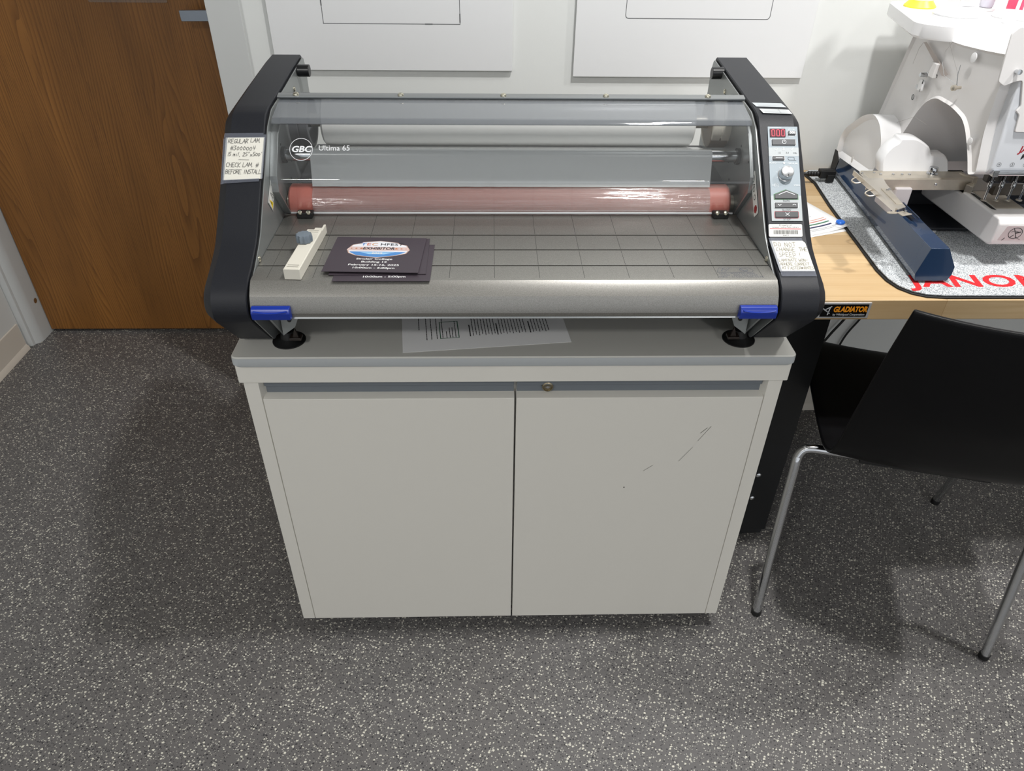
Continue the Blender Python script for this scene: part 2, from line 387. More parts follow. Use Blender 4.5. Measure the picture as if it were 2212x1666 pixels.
def hand(bm, s, x, y, h, M, adv=.95, wd=.0006, slant=.12, z=0, rnd=None):
    rnd = rnd or random.Random(len(s)*7+int(h*1e5))
    for ch in s:
        jy = rnd.uniform(-.05, .05)*h
        for st in HW.get(ch, []):
            pts = []
            for q in st.split():
                a, b = map(float, q.split(',')); a += rnd.uniform(-.03, .03); b += rnd.uniform(-.03, .03)
                pts.append((x+(a+slant*b)*h*.8, y+jy+b*h))
            line(bm, pts, wd, M, z)
        x += h*adv*(.55 if ch in " .,'il!1" else .8)

# ------------------------------------------------------------------ the room
WY = .775
bm = BM(); box(bm, -1.75, 4.2, -4.5, 1.5, -.1, 0); struct('floor', bm, M_floor)
bm = BM(); box(bm, -1.75, 4.2, -4.5, 1.5, 2.7, 2.8); struct('ceiling', bm, mat('ceiling_white', (228, 228, 226), .8))
bm = BM(); box(bm, -.640, 4.2, WY, WY+.12, 0, 2.7); struct('wall_back', bm, M_wall)
bm = BM(); box(bm, -.640, -.52, WY+.12, 1.26, 0, 2.7); struct('wall_recess', bm, M_wall)
bm = BM(); box(bm, -1.75, -1.605, -4.5, 1.125, 0, 2.7); struct('wall_left', bm, M_wall)
bm = BM(); box(bm, -1.75, -.5, 1.26, 1.38, 0, 2.7); struct('wall_behind_door', bm, M_wall)
bm = BM(); box(bm, 4.2, 4.3, -4.5, 1.5, 0, 2.7); struct('wall_right', bm, M_wall)
# painted corner trim at the end of the back wall
bm = BM(); prism(bm, [(-.643, WY-.014), (-.570, WY-.014), (-.570, WY), (-.640, WY), (-.640, WY+.10), (-.643, WY+.10)], 0, 2.7, 'z'); struct('trim_1', bm, M_frame, bevel=.002)
# baseboards
def baseboard(name, bm): return struct(name, bm, M_base, bevel=.002)
bm = BM(); sheet_p = [(0, 0), (.014, 0), (.011, .012), (.005, .02), (.004, .098), (.0, .1)]
prism(bm, [(-1.605+a, b) for a, b in sheet_p], -4.5, 1.118, 'y'); baseboard('baseboard_left', bm)
bm = BM(); prism(bm, [(WY-a, b) for a, b in sheet_p], -.565, 4.2, 'x'); baseboard('baseboard_back', bm)
# door frame: stepped hollow metal jamb on the left
bm = BM(); prism(bm, [(-1.75, 1.128), (-1.605, 1.128), (-1.590, 1.134), (-1.588, 1.143), (-1.577, 1.152), (-1.572, 1.166), (-1.5705, 1.172), (-1.5705, 1.258), (-1.75, 1.258)], 0, 2.2, 'z')
struct('trim_2', bm, M_frame, bevel=.0015)
bm = BM()
for z in (.135,):
    lathe(bm, [(.0001, .0015), (.006, .0015), (.009, .0)], (-1.5705, 1.205, z), (1, 0, 0), 16)
fs = obj('frame_screw', bm, M_zinc, bpy.data.objects['trim_2'])
# oak door
bm = BM(); box(bm, -1.568, -.655, 1.222, 1.258, .012, 2.1); door = struct('door_1', bm, M_oak, bevel=.001)
bm = BM()
H = (-.812, 1.168, 1.014)
prism(bm, fillet([(-.853, 1.0275), (-.852, 1.001), (-.69, 1.003), (-.69, 1.0295)], .003, 3), 1.162, 1.174, 'y')
cyl(bm, (-.715, 1.168, 1.015), (-.715, 1.222, 1.015), .011)
obj('door_handle', bm, M_satin, door, bevel=.0012, label='brushed metal lever handle')
bm = BM(); lathe(bm, [(.03, 0), (.03, .006), (.026, .008), (.0001, .008)], (-.715, 1.222, 1.015), (0, -1, 0), 32); obj('handle_rose', bm, M_satin, door)
# clear sign holder on the door, its lower edge in view
M_acr = thin_clear('clear_acrylic', (.94, .94, .93), 1.0, haze=.05, ior=1.45)
bm = BM(); prism(bm, rrect(-1.105, -.898, 1.036, 1.22, .004), 1.2165, 1.2185, 'y')
sign = obj('sign_holder', bm, M_acr, None, bevel=.0004); tag(sign, 'clear plastic sign holder on the upper part of the oak door', 'sign holder')
# two white boards hanging on the back wall
def board(px0, px1, z0, slot, lab, r, notch):
    t = thing('white_board', lab, 'board', ((px0+px1)/2, WY, z0), 0)
    bm = BM(); box(bm, px0, px1, WY-.009, WY-.0008, z0, z0+.52)
    obj('panel', bm, M_board, t, bevel=.0008)
    x0, x1, zz = slot; wl = .0012
    M = frame_M((0, WY-.0094, 0), (1, 0, 0), (0, 0, 1))
    bm = BM(); p = fillet([(x0, zz+.32), (x0, zz), (x1, zz), (x1, zz+.32)], [0, r, r, 0], 5) if r else [(x0, zz+.32), (x0, zz), (x1, zz), (x1, zz+.32)]
    line(bm, p[:], wl, M)
    if notch:
        line(bm, [(x0, zz+.05), (x0, zz+.035)], wl*2, M, .0001); line(bm, [(x1, zz+.004), (x1, zz+.02)], wl*2, M, .0001); line(bm, [(x1-.075, zz), (x1-.06, zz)], wl*1.8, M, .0001)
    obj('cut_line', bm, mat('cut_shadow_grey', (96, 98, 100), .8), t)
    return t
board(-.516, .009, .978, (-.399, -.105, 1.0735), 'large white board on the wall, the left one with a square cornered outline', 0, True)
board(.146, .668, .967, (.253, .568, 1.088), 'large white board on the wall, the right one with a rounded outline', .008, False)

# ------------------------------------------------------------------ cabinet
cab = thing('storage_cabinet', 'white two door metal cabinet on casters carrying the laminating machine', 'cabinet', (0, .3, 0))
HW_ = .4475
bm = BM()
for s in (-1, 1):   # stiles with a chamfered inner edge
    x = lambda v: s*v
    prism(bm, [(x(HW_), 0), (x(.4235), 0), (x(.4155), .022), (x(.4155), .03), (x(HW_-.004), .03), (x(HW_-.004), .60), (x(HW_), .60)][::s], .045, .680, 'z')
box(bm, -HW_+.004, HW_-.004, .585, .60, .045, .68); box(bm, -HW_+.004, HW_-.004, .03, .6, .045, .06)
box(bm, -.4155, .4155, .024, .04, .05, .68)
obj('body', bm, M_cab, cab, bevel=.0006)
bm = BM(); prism(bm, fillet([(-.4525, -.006), (.4525, -.006), (.4525, .61), (-.4525, .61)], .003, 3), .680, .715, 'z')
obj('apron', bm, M_cab, cab, bevel=.001)
bm = BM()
o1 = rrect(-.4535, .4535, -.014, .62, .012, 6); o0 = rrect(-.4505, .4505, -.011, .617, .012, 6); o2 = rrect(-.4505, .4505, -.011, .617, .012, 6)
loft(bm, [[(p[0], p[1], z) for p in o] for o, z in ((o0, .715), (o1, .720), (o1, .7335), (offset2(o1, .0018), .7352))])
tp = obj('top', bm, M_cabtop, cab)
bm = BM()
loft(bm, [[(p[0], p[1], z) for p in offset2(o, -.0004)] for o, z in ((o0, .7155), (o1, .7198), (o1, .7332))], cap=False)
obj('edge_band', bm, M_cabedge, tp, label='pale grey edge band')
def cdoor(x0, x1, hinge):
    bm = BM(); prism(bm, [(-.0015, .047), (-.0015, .6425), (.0145, .6450), (.0225, .6450), (.0225, .047)], x0, x1, 'x')
    d = obj('door', bm, M_cab, cab, bevel=.0009)
    bm = BM(); prism(bm, [(.0155, .6440), (.0155, .6580), (.0140, .6600), (.0105, .6610), (.0100, .6790), (.0235, .6790), (.0235, .6440)], x0+(.003 if hinge < 0 else .001), x1-(.001 if hinge < 0 else .003), 'x')
    obj('finger_pull', bm, M_pull, d, bevel=.0006, label='slate grey finger pull strip'); return d
cdoor(-.4215, -.0015, -1); dr = cdoor(.0015, .4215, 1)
bm = BM(); lathe(bm, [(.0095, 0), (.0095, .005), (.0075, .0062), (.0072, .004), (.0001, .004)], (.0545, .0150, .6570), (0, -1, 0), 28)
lk = obj('lock', bm, mat('brass_nickel', (150, 140, 118), .3, 1), dr)
bm = BM(); box(bm, .0525, .0565, .0092, .0106, .6550, .6590)
box(bm, .0505, .0585, .0096, .0104, .6563, .6577)
obj('key_slot', bm, M_chrome, lk)
b = BM(); Msc = frame_M((0, -.0019, 0), (1, 0, 0), (0, 0, 1))
for a_, c_, w_ in (((.325, .545), (.343, .578), .0007), ((.327, .563), (.337, .575), .0009), ((.298, .497), (.318, .53), .0005), ((.236, .473), (.252, .487), .0006)): line(b, [a_, c_], w_, Msc)
flat(b, disc(.205, .432, .0015, 8), Msc); split('scuff_mark', b, mat('scuff_grey', (92, 90, 84), .8), dr)
def caster(x, y):
    bm = BM(); cyl(bm, (x-.009, y, .0205), (x+.009, y, .0205), .0205, seg=24)
    c_ = obj('caster', bm, M_black, cab, bevel=.003)
    bm = BM(); box(bm, x-.018, x+.018, y-.018, y+.018, .0415, .045); box(bm, x-.013, x-.0105, y-.008, y+.008, .016, .0435); box(bm, x+.0105, x+.013, y-.008, y+.008, .016, .0435)
    obj('caster_fork', bm, mat('zinc_plate', (140, 140, 138), .4, .8), c_)
for x in (-.412, .408):
    for y in (.045, .55): caster(x, y)

# ------------------------------------------------------------------ laminating machine
lam = thing('laminating_machine', 'wide roll laminating machine with charcoal ends and clear guard on the cabinet', 'laminator', (0, .25, .7352))
BZ = .7352
prof_o = [(.50, 1.070), (.34, 1.0585), (.235, 1.050), (.212, 1.045), (.198, 1.0335), (.190, 1.026), (.062, .9160), (.048, .9055), (.030, .8975), (.005, .8870), (-.018, .879), (-.034, .870), (-.045, .857), (-.0495, .842), (-.0490, .829), (-.043, .8185), (.030, .7420), (.042, .7400), (.50, .7400), (.512, .76), (.512, 1.048)]
prof_raw = prof_o; prof_r = [.004, 0, .012, 0, 0, 0, .012, .01, 0, 0, 0, 0, 0, 0, 0, 0, .006, .004, .01, .01, .006]
prof_o = fillet(prof_raw, prof_r, 3)
def inward(p, d):
    q = offset2(p, d); q2 = offset2(p, -d)
    A = lambda P: abs(sum(P[i-1][0]*P[i][1]-P[i][0]*P[i-1][1] for i in range(len(P))))
    return q if A(q) < A(q2) else q2
def end_cover(s):
    bm = BM(); r = []
    for x, d in ((.3885, .0015), (.390, 0), (.4455, 0), (.4585, .0115), (.4615, .0165), (.4630, .022)):
        if s < 0 and x < .40: x += .005
        P = fillet(inward(prof_raw, d), prof_r, 3) if d else prof_o
        r.append([(s*x, p[0], p[1]) for p in P])
    loft(bm, r); return obj('end_cover', bm, M_cover, lam, ang=28)
cvL = end_cover(-1); cvR = end_cover(1)
# inner grey side plates, a little inside the covers
plate = [(.497, 1.066), (.34, 1.053), (.236, 1.0455), (.200, 1.030), (.064, .9105), (.044, .899), (.006, .881), (-.028, .869), (-.041, .852), (-.044, .832), (-.040, .820), (.026, .7440), (.49, .7440), (.506, .9), (.506, 1.045)]
def side_plate(s):
    dl = .005 if s < 0 else 0
    bm = BM(); prism(bm, fillet(plate, .006, 3), s*(.3845+dl), s*(.3860+dl), 'x'); o = obj('side_plate', bm, M_plate, lam)
    bm = BM(); prism(bm, inward(fillet(plate, .006, 3), .0012), s*(.3861+dl), s*(.3884+dl), 'x'); obj('gap_shade', bm, M_black, lam)  # black strip added to dim the lit plate rim like a shaded gap
    bm = BM()
    for (y, z) in ((.452, 1.05), (.462, 1.046), (.39, 1.03), (.395, 1.024), (.335, 1.018), (.24, 1.022), (.225, 1.008), (.16, .955), (.20, .975), (.30, .94), (.28, .915), (.25, .985)):
        cyl(bm, (s*(.3847+dl), y, z), (s*(.3842+dl), y, z), .0022, seg=10)
    split('rivet_hole', bm, mat('hole_dark', (30, 30, 32), .7), o)
    bm = BM()
    for (y, z) in ((.395, 1.035), (.232, 1.03), (.033, .884)):
        lathe(bm, [(.0045, 0), (.0045, .001), (.003, .0025), (.0001, .0028)], (s*(.3845+dl), y, z), (-s, 0, 0), 14)
    split('screw', bm, M_zinc, o)
    return o
spL = side_plate(-1); spR = side_plate(1)
# black strips standing in for the shaded gap between cover and plate, seen along the top
for s in (-1, 1):
    bm = BM(); cyl(bm, (s*.3885, .438, 1.056), (s*.367, .438, 1.056), .0105, seg=24); rd = obj('rod_stub', bm, mat('black_satin', (14, 15, 18), .3), lam, bevel=.001)
# raised inner rail on each side plate
for s in (-1, 1):
    bm = BM(); sheet(bm, [(.365, 1.036), (.345, 1.043), (.285, 1.040), (.240, 1.034), (.205, 1.016), (.158, .965), (.155, .94), (.2, .884)], s*(.3845+(.005 if s < 0 else 0)), s*.3775, .003); obj('guard_rail', bm, M_bar, lam, bevel=.0005)
# hubs and film roll
RC = (.362, .991)
def hub(s, m, r):
    bm = BM(); lathe(bm, [(r, 0), (r, .014), (r-.001, .015), (r-.001, .0165), (r, .0175), (r, .031), (r-.0015, .0325), (r-.007, .0325), (r-.007, .012), (.012, .012), (.012, .03), (.0001, .03)], (s*.385-(.0045 if s < 0 else 0), RC[0], RC[1]), (-s, 0, 0), 40)
    obj('roll_hub', bm, m, lam, ang=40)
hub(-1, M_graph, .046); hub(1, M_cream, .044)
bm = BM(); lathe(bm, [(.038, 0), (.043, .004), (.0435, .01), (.0435, .648), (.043, .655), (.038, .659)], (-.3365, RC[0], RC[1]), (1, 0, 0), 56)
roll = obj('film_roll', bm, M_roll, lam, label='white roll of laminating film')
bm = BM(); cyl(bm, (-.385, RC[0], RC[1]), (.385, RC[0], RC[1]), .011); obj('roll_shaft', bm, M_steel, lam)
# right roll-core tube (brown card)
bm = BM(); cyl(bm, (.352, RC[0]-.01, RC[1]-.012), (.3845, RC[0]-.01, RC[1]-.012), .030, seg=32); obj('brake_hub', bm, mat('taupe_plastic', (128, 118, 106), .5), lam, bevel=.002)
# idler bar
IC = (.252, .9665)
bm = BM(); cyl(bm, (-.389, *IC), (.384, *IC), .0098, seg=32); idl = obj('idler_bar', bm, M_chrome, lam)
bm = BM()
for s in (-1, 1): cyl(bm, (s*.3845-(.0045 if s < 0 else 0), *IC), (s*.379-(.0045 if s < 0 else 0), *IC), .0135, seg=24)
split('idler_bush', bm, M_darkin, idl)
# heated roller
HC = (.240, .8875); HRr = .032
bm = BM(); lathe(bm, [(.029, 0), (.032, .003), (.032, .753), (.029, .756)], (-.3830, *HC), (1, 0, 0), 56); obj('silicone_roller', bm, M_roller, lam, label='salmon pink silicone roller')
bm = BM(); cyl(bm, (-.389, *HC), (.384, *HC), .014); obj('roller_axle', bm, M_steel, lam)
bm = BM(); cyl(bm, (-.37, .243, .815), (.37, .243, .815), .032, seg=40); obj('lower_roller', bm, M_roller, lam)
# film path: leaves the roll low at the front, passes over the idler, hangs to the heated roller and wraps it
path = []
for a in (262, 254, 247): path.append((RC[0]+.0440*math.cos(math.radians(a)), RC[1]+.0440*math.sin(math.radians(a))))
for a in (75, 95, 115, 135, 155, 172, 185): path.append((IC[0]+.0106*math.cos(math.radians(a)), IC[1]+.0106*math.sin(math.radians(a))))
path.append((.2345, .945)); path.append((.227, .9215))
def film(name, pts, xa, xb, th, m, wob=0):
    bm = BM(); n = 60; rows = []
    off = offset2(pts, th, False)
    for lay in (pts, off):
        rr = []
        for j, p in enumerate(lay):
            rr.append([bm.verts.new((xa(j)+(xb(j)-xa(j))*i/n, p[0]+wob*math.sin(i*1.9+j*1.3)*math.sin(i*.31)*(1 if j > 9 else .3), p[1])) for i in range(n+1)])
        rows.append(rr)
    for rr, fl in ((rows[0], 1), (rows[1], -1)):
        for j in range(len(pts)-1):
            for i in range(n):
                q = (rr[j][i], rr[j][i+1], rr[j+1][i+1], rr[j+1][i]); bm.faces.new(q[::fl])
    A, B = rows
    for j in range(len(pts)-1):
        for i in (0, n): bm.faces.new((A[j][i], A[j+1][i], B[j+1][i], B[j][i]))
    for i in range(n):
        for j in (0, -1): bm.faces.new((A[j][i], A[j][i+1], B[j][i+1], B[j][i]))
    return obj(name, bm, m, lam, ang=60)
xa = lambda j: -.3335-.006*min(j, 5)/5*1.2; xb = lambda j: .324+.009*min(j, 4)/4
film('film_web', path, lambda j: -.334 if j < 2 else -.3415, lambda j: .322 if j < 2 else .336, .0005, M_filmA, .0006)
wrap = [(HC[0]+(HRr+.0018)*math.cos(math.radians(a)), HC[1]+(HRr+.0018)*math.sin(math.radians(a))) for a in range(112, 226, 8)]
film('film_wrap', wrap, lambda j: -.3415, lambda j: .336, .0005, M_filmB, .0004)
# chassis behind and under the bed
bm = BM(); prism(bm, [(.275, .76), (.275, .86), (.30, .90), (.49, .905), (.50, .895), (.50, .76)], -.3845, .3845, 'x'); obj('rear_chassis', bm, M_darkin, lam)
bm = BM(); prism(bm, [(.05, .775), (.05, .845), (.20, .845), (.20, .775)], -.3845, .3845, 'x'); box(bm, -.3845, .3845, .2, .5, .75, .765); obj('lower_pan', bm, M_darkin, lam)
# feed bed: grooved table and rolled front lip, one profile
bt = .8800
topline = [(.207, bt), (.1265, bt), (.1265, bt-.005), (.1235, bt-.005), (.1235, bt), (.0735, bt), (.0735, bt-.005), (.0705, bt-.005), (.0705, bt), (.0205, bt), (.0205, bt-.005), (.0175, bt-.005), (.0175, bt), (-.021, bt), (-.0255, bt-.0006)]
lip = [(-.0335, .8735), (-.0435, .8625), (-.0485, .850), (-.050, .838), (-.0485, .8315), (-.0475, .8300)]
inner = [(-.043, .8315), (-.0455, .838), (-.044, .849), (-.0395, .8595), (-.031, .869), (-.022, .8735), (.207, .8735)]
bm = BM(); prism(bm, topline+lip+inner, -.3888, .3835, 'x'); bed = obj('feed_table', bm, M_bed, lam, ang=20, label='bronze grey metallic feed table with three grooves')
bm = BM(); prism(bm, [(-.0485, .8312), (-.0498, .8290), (-.046, .8286), (-.043, .8312)], -.3888, .3835, 'x'); obj('lip_edge', bm, M_bar, bed)
M = frame_M((0, 0, bt+.0001), (1, 0, 0), (0, 1, 0)); bm = BM()
xs = [-.3665+.0664*i for i in range(12)]
for x in xs:
    for a, b in ((.128, .205), (.075, .122), (.022, .069), (-.020, .016)): line(bm, [(x, a), (x, b)], .0007, M)
split('alignment_line', bm, mat('line_grey', (66, 65, 64), .6), bed)
# printed help line and icons at the right end of the bed
bm = BM(); M = frame_M((.327, -.002, bt+.00012), (1, 0, 0), (0, 1, 0))
line(bm, fillet([(-.028, -.001), (-.022, .0135), (.022, .0135), (.029, .006), (.025, -.001)], .003, 3)+[(-.028, -.001)], .0006, M)
ring(bm, .014, .0062, .0062, .0007, M, n=16, sy=.9); line(bm, [(.010, .009), (.014, .003), (.018, .004)], .0014, M); line(bm, [(-.016, .001), (-.006, .012)], .0007, M); line(bm, [(-.02, .003), (-.017, .0105), (-.012, .008)], .0012, M)
for i, s in enumerate(('USA - 800/723-4000', 'CAN - 800-463-2545', 'MEX - (+525)/1500-5578')): text_bm(bm, s, .0052, M @ T(.001+.002*i, -.0045-.0055*i), sx=1.25)
obj('printed_help_line', bm, mat('print_slate', (84, 88, 100), .6), bed)
# blue release levers
def lever(x0, x1):
    bm = BM()
    prism(bm, fillet([(-.052, .8305), (-.0585, .832), (-.0605, .8435), (-.0565, .8500), (-.0495, .8515), (-.047, .8455), (-.0475, .8305)], .0015, 2), x0, x1, 'x')
    lv = obj('release_lever', bm, M_blue, lam, bevel=.0012, label='bright blue release lever')
    bm = BM(); n = 14; xm = (x0+x1)/2; hwd = (x1-x0)/2*.86
    pts = [(xm-hwd+2*hwd*i/n, .8465-.0028*(1-((i/n-.5)*2)**2)) for i in range(n+1)]
    prism(bm, pts+[(x, z+.0012) for x, z in pts[::-1]], -.0622, -.0585, 'y'); obj('lever_lip', bm, M_blue, lv, bevel=.0004)
    return lv
lever(-.3870, -.3310); lever(.3265, .3815)
# front brackets and suction feet
def foot(s):
    bm = BM(); prism(bm, [(-.036, .828), (.030, .7480), (.050, .7480), (.05, .80), (.05, .828)], s*.372, s*.3755, 'x'); obj('foot_bracket', bm, M_plate, lam)
    bm = BM(); prism(bm, [(s*.370, .832), (s*.340, .832), (s*.342, .792), (s*.349, .776), (s*.370, .760)][::s], .012, .015, 'y'); obj('lock_bracket', bm, M_plate, lam, bevel=.0005)
    bm = BM(); lathe(bm, [(.0265, 0), (.0265, .002), (.021, .0035), (.013, .008), (.011, .020), (.0001, .020)], (s*.3700, .036, BZ), (0, 0, 1), 40); ft = obj('suction_foot', bm, M_black, lam)
    bm = BM(); box(bm, s*.3435, s*.3625, .012, .026, .7500, .7545); prism(bm, [(s*.3475, .754), (s*.3575, .754), (s*.352, .772)][::s], .015, .019, 'y'); obj('foot_lever', bm, mat('brown_black', (34, 26, 22), .4), ft, bevel=.0008)
    bm = BM(); cyl(bm, (s*.3555, .0118, .790), (s*.3555, .009, .790), .0032, seg=16); obj('foot_pin', bm, M_black, ft)
foot(-1); foot(1)
for s in (-1, 1):
    bm = BM(); cyl(bm, (s*.365, .45, BZ), (s*.365, .45, .752), .02, seg=24); obj('rear_foot', bm, M_black, lam)
# clear guard: top lip, sloped lid, steep front, kick-in at the bottom
gp = [(.284, 1.0530), (.276, 1.0500), (.2155, 1.0385), (.2095, 1.0345), (.1495, .9640), (.1475, .9580), (.1490, .9535), (.1990, .8880), (.2030, .8850)]
gpf = fillet(gp, [0, 0, .004, .003, .004, .006, .004, .004, 0], 5, False)
bm = BM(); sheet(bm, gpf[13:], -.386, .381, .0024); gd = obj('plastic_guard', bm, M_guard, lam, ang=40, label='clear plastic guard over the rollers')
bm = BM(); sheet(bm, gpf[:14], -.386, .381, .0024); obj('guard_lid', bm, thin_clear('reflection_haze', (.8, .82, .84), 1.6, haze=.6, hazecol=(112, 116, 121), rough=.05), gd, ang=20, label='top strip of the guard, grey haze in place of its reflection')  # grey haze in the colour stands in for the wall reflected in the lid
for s in (-1, 1):   # narrow side returns of the guard
    bm = BM(); sheet(bm, offset2(gp[2:], -.0035, False), s*.379-(.005 if s < 0 else 0), s*.381-(.005 if s < 0 else 0), .006); obj('guard_return', bm, M_guard, gd)
bm = BM(); prism(bm, [(.2018, .8832), (.2046, .8832), (.2046, .8856), (.2018, .8856)], -.380, .376, 'x'); obj('guard_glint', bm, mat('edge_glint', (206, 208, 210), .25), gd, label='pale strip painted as the glint on the lower edge of the guard')  # pale strip added for the light the cut edge catches
bm = BM(); prism(bm, fillet([(.287, 1.0495), (.287, 1.0585), (.2735, 1.0560), (.2735, 1.0535), (.281, 1.0495)], .001, 2), -.388, .3835, 'x'); gb = obj('guard_bar', bm, M_bar, gd)
for x in (-.358, -.187, -.018, .152, .322):
    bm = BM(); lathe(bm, [(.0052, 0), (.0052, .001), (.004, .003), (.0015, .0038), (.0001, .003)], (x, .279, 1.0570), (0, -.18, 1), 18); obj('guard_screw', bm, M_zinc, gd)
for s in (-1, 1):
    bm = BM(); box(bm, s*.340, s*.366, .188, .204, .8805, .8900); mg = obj('guard_catch', bm, M_black, gd, bevel=.0015)
    bm = BM()
    for dx in (.346, .360): lathe(bm, [(.004, 0), (.0035, .002), (.0001, .003)], (s*dx, .190, .8905), (0, -.6, .8), 14)
    split('catch_screw', bm, M_zinc, gd)
# logo ring and lettering printed on the guard
Mg = frame_M((-.3385, .1802, 1.0005), (1, 0, 0), (0, .0600, .0705)) @ T(0, 0, .0003)
bm = BM(); ring(bm, 0, 0, .0178, .0008, Mg, .0, 36)
text_bm(bm, 'GBC', .0135, Mg @ T(0, 0), bold=.0004, shear=.2, sx=1.15)
text_bm(bm, 'Ultima 65', .0120, Mg @ T(.052, .002), sx=1.05)
obj('guard_logo', bm, mat('print_white', (226, 228, 230), .5), gd)
# warning labels: left and right
def place_on_steep(x, s, lift=0):
    d = Vector((0, .145, .125)).normalized(); n = Vector((0, -.125, .145)).normalized()
    P = Vector((x, .055, .91))+d*s+n*lift
    return P
sd = Vector((0, .145, .125))
bm = BM(); Mw = frame_M((-.3838, .1735, .9385), (0, 1, .95), (0, -1, 1.3))
Mw = frame_M((-.3888, .150, .938), (0, .80, .60), (0, -.60, .80))
flat(bm, [(-.022, -.013), (.022, -.013), (.022, .013), (-.022, .013)], Mw, 0, .0004); wl_ = obj('warning_label', bm, M_label, spL)
bm = BM(); flat(bm, [(-.020, -.0095), (-.0085, -.0095), (-.0142, .0095)], Mw, .0006); obj('warning_triangle', bm, mat('warning_yellow', (236, 204, 30), .5), wl_)
bm = BM(); line(bm, [(-.0215, -.0115), (.0215, -.0115), (.0215, .0115), (-.0215, .0115), (-.0215, -.0115)], .0006, Mw, .0007)
for cx in (-.002, .0125): line(bm, [(cx-.0058, -.0095), (cx+.0058, -.0095), (cx, .0095), (cx-.0058, -.0095)], .0007, Mw, .0007)
line(bm, [(-.0142, .004), (-.0155, -.001), (-.013, -.001), (-.0142, -.007)], .0009, Mw, .0008); line(bm, [(-.002, .004), (-.003, -.006), (0, -.006)], .0009, Mw, .0007); line(bm, [(.0095, -.005), (.0125, .002), (.0155, -.005)], .0009, Mw, .0007)
obj('warning_print', bm, M_ink, wl_)
Mw = frame_M((.3838, .140, .945), (0, -.72, -.69), (0, -.69, .72))
bm = BM(); flat(bm, fillet([(-.036, -.009), (.036, -.009), (.036, .009), (-.036, .009)], .002, 2), Mw, 0, .0004); wr = obj('warning_label', bm, M_label, spR)
bm = BM(); ring(bm, -.026, 0, .0055, .0012, Mw, .0007, 16); ring(bm, -.008, 0, .004, .001, Mw, .0007, 12); line(bm, [(-.018, -.006), (-.014, .005), (-.010, -.006)], .0009, Mw, .0007); ring(bm, .006, 0, .004, .001, Mw, .0007, 12)
obj('warning_print', bm, M_ink, wr)
bm = BM(); flat(bm, disc(.026, 0, .0068, 8), Mw, .0006); obj('stop_symbol', bm, mat('deep_red', (150, 20, 26), .5), wr)
# rating plate on the right cover
Mr = frame_M((.4185, .2430, 1.0512), (1, 0, 0), (0, 1, .075))
bm = BM(); flat(bm, [(-.0240, .002), (.0245, -.001), (.0215, .016), (-.0265, .019)], Mr, 0, .0003); rt = obj('rating_label', bm, mat('label_grey', (178, 184, 188), .4), cvR)
Mr2 = frame_M((.4200, .2200, 1.0480), (1, 0, 0), (0, 1, .16))
bm = BM(); flat(bm, [(-.0210, .000), (.0255, -.003), (.0235, .012), (-.0235, .015)], Mr2, .0004, .0003)
obj('rating_label', bm, mat('label_grey2', (186, 190, 192), .4), cvR)
bm = BM()
for i in range(2): line(bm, [(-.02, .012-.006*i), (.020, .010-.006*i)], .0006, Mr, .0006)
for i in range(3): line(bm, [(-.018, .010-.004*i), (.020, .008-.004*i)], .0005, Mr2, .0009)
line(bm, [(.008, .0), (.006, .014)], .0005, Mr2, .0009)
obj('rating_print', bm, mat('print_mid', (120, 124, 126), .6), rt)
# control panel on the right cover
Mp = frame_M(place_on_steep(.4232, .1078, .0003), (1, 0, 0), sd)   # local x right, y up the slope; panel x +-.0235, y -.080..+.080
def shear(M, k): return M @ Matrix(((1, k, 0, 0), (0, 1, 0, 0), (0, 0, 1, 0), (0, 0, 0, 1)))
Mp = shear(Mp, .045)
bm = BM(); flat(bm, rrect(-.0245, .0235, -.0815, .081, .001), Mp, 0, .0008); pn = obj('control_panel', bm, mat('panel_blue_grey', (142, 154, 162), .45), lam, bevel=.0003)
bm = BM(); flat(bm, [(-.0245, .029), (.0235, .029), (.0235, .044), (-.0245, .044)], Mp, .0009); flat(bm, [(-.0245, -.0815), (.0235, -.0815), (.0235, -.039), (-.0245, -.039)], Mp, .0009); split('panel_field', bm, mat('panel_pale_grey', (166, 172, 174), .45), pn)
bm = BM(); flat(bm, rrect(-.0215, .0035, .062, .0765, .001), Mp, .0008, .0010); ds = obj('display', bm, mat('display_maroon', (84, 46, 54), .2), pn, label='dark red three digit display')
bm = BM()
for i in range(3):
    cx = -.0165+.0078*i
    for seg in (((-.0022, .0005), (-.0022, .0048)), ((-.0022, -.0048), (-.0022, -.0005)), ((.0022, .0005), (.0022, .0048)), ((.0022, -.0048), (.0022, -.0005)), ((-.0016, .0054), (.0016, .0054)), ((-.0016, -.0054), (.0016, -.0054))):
        line(bm, [(cx+seg[0][0]+.0003, .0692+seg[0][1]), (cx+seg[1][0]+.0003, .0692+seg[1][1])], .0010, Mp, .0019)
obj('digits', bm, mat('led_red', (210, 40, 66), .4, emis=(230, 40, 60), estr=.5), ds)
def btn(x0, x1, y0, y1, outline=None, pts=None, hh=.0022):
    P = pts or rrect(x0, x1, y0, y1, .001)
    bm = BM(); flat(bm, P, Mp, .0009, hh); b_ = obj('button', bm, mat('button_charcoal', (62, 63, 66), .45), pn, bevel=.0004)
    if outline:
        bm = BM(); q = offset2(P, -.0009); q = q if abs(q[0][0]) > abs(P[0][0]) or True else q
        line(bm, q+[q[0]], .0008, Mp, .0011); obj('button_outline', bm, outline, b_)
    return b_
M_pw = mat('panel_white', (222, 226, 228), .5)
def prn(b, f, m=None):
    bm = BM(); f(bm); obj('symbol', bm, m or M_pw, b)
B1 = btn(.0075, .0195, .0655, .0722, M_pw); prn(B1, lambda bm: text_bm(bm, '000', .0055, Mp @ T(.0138, .0690, .0033), bold=.0002))
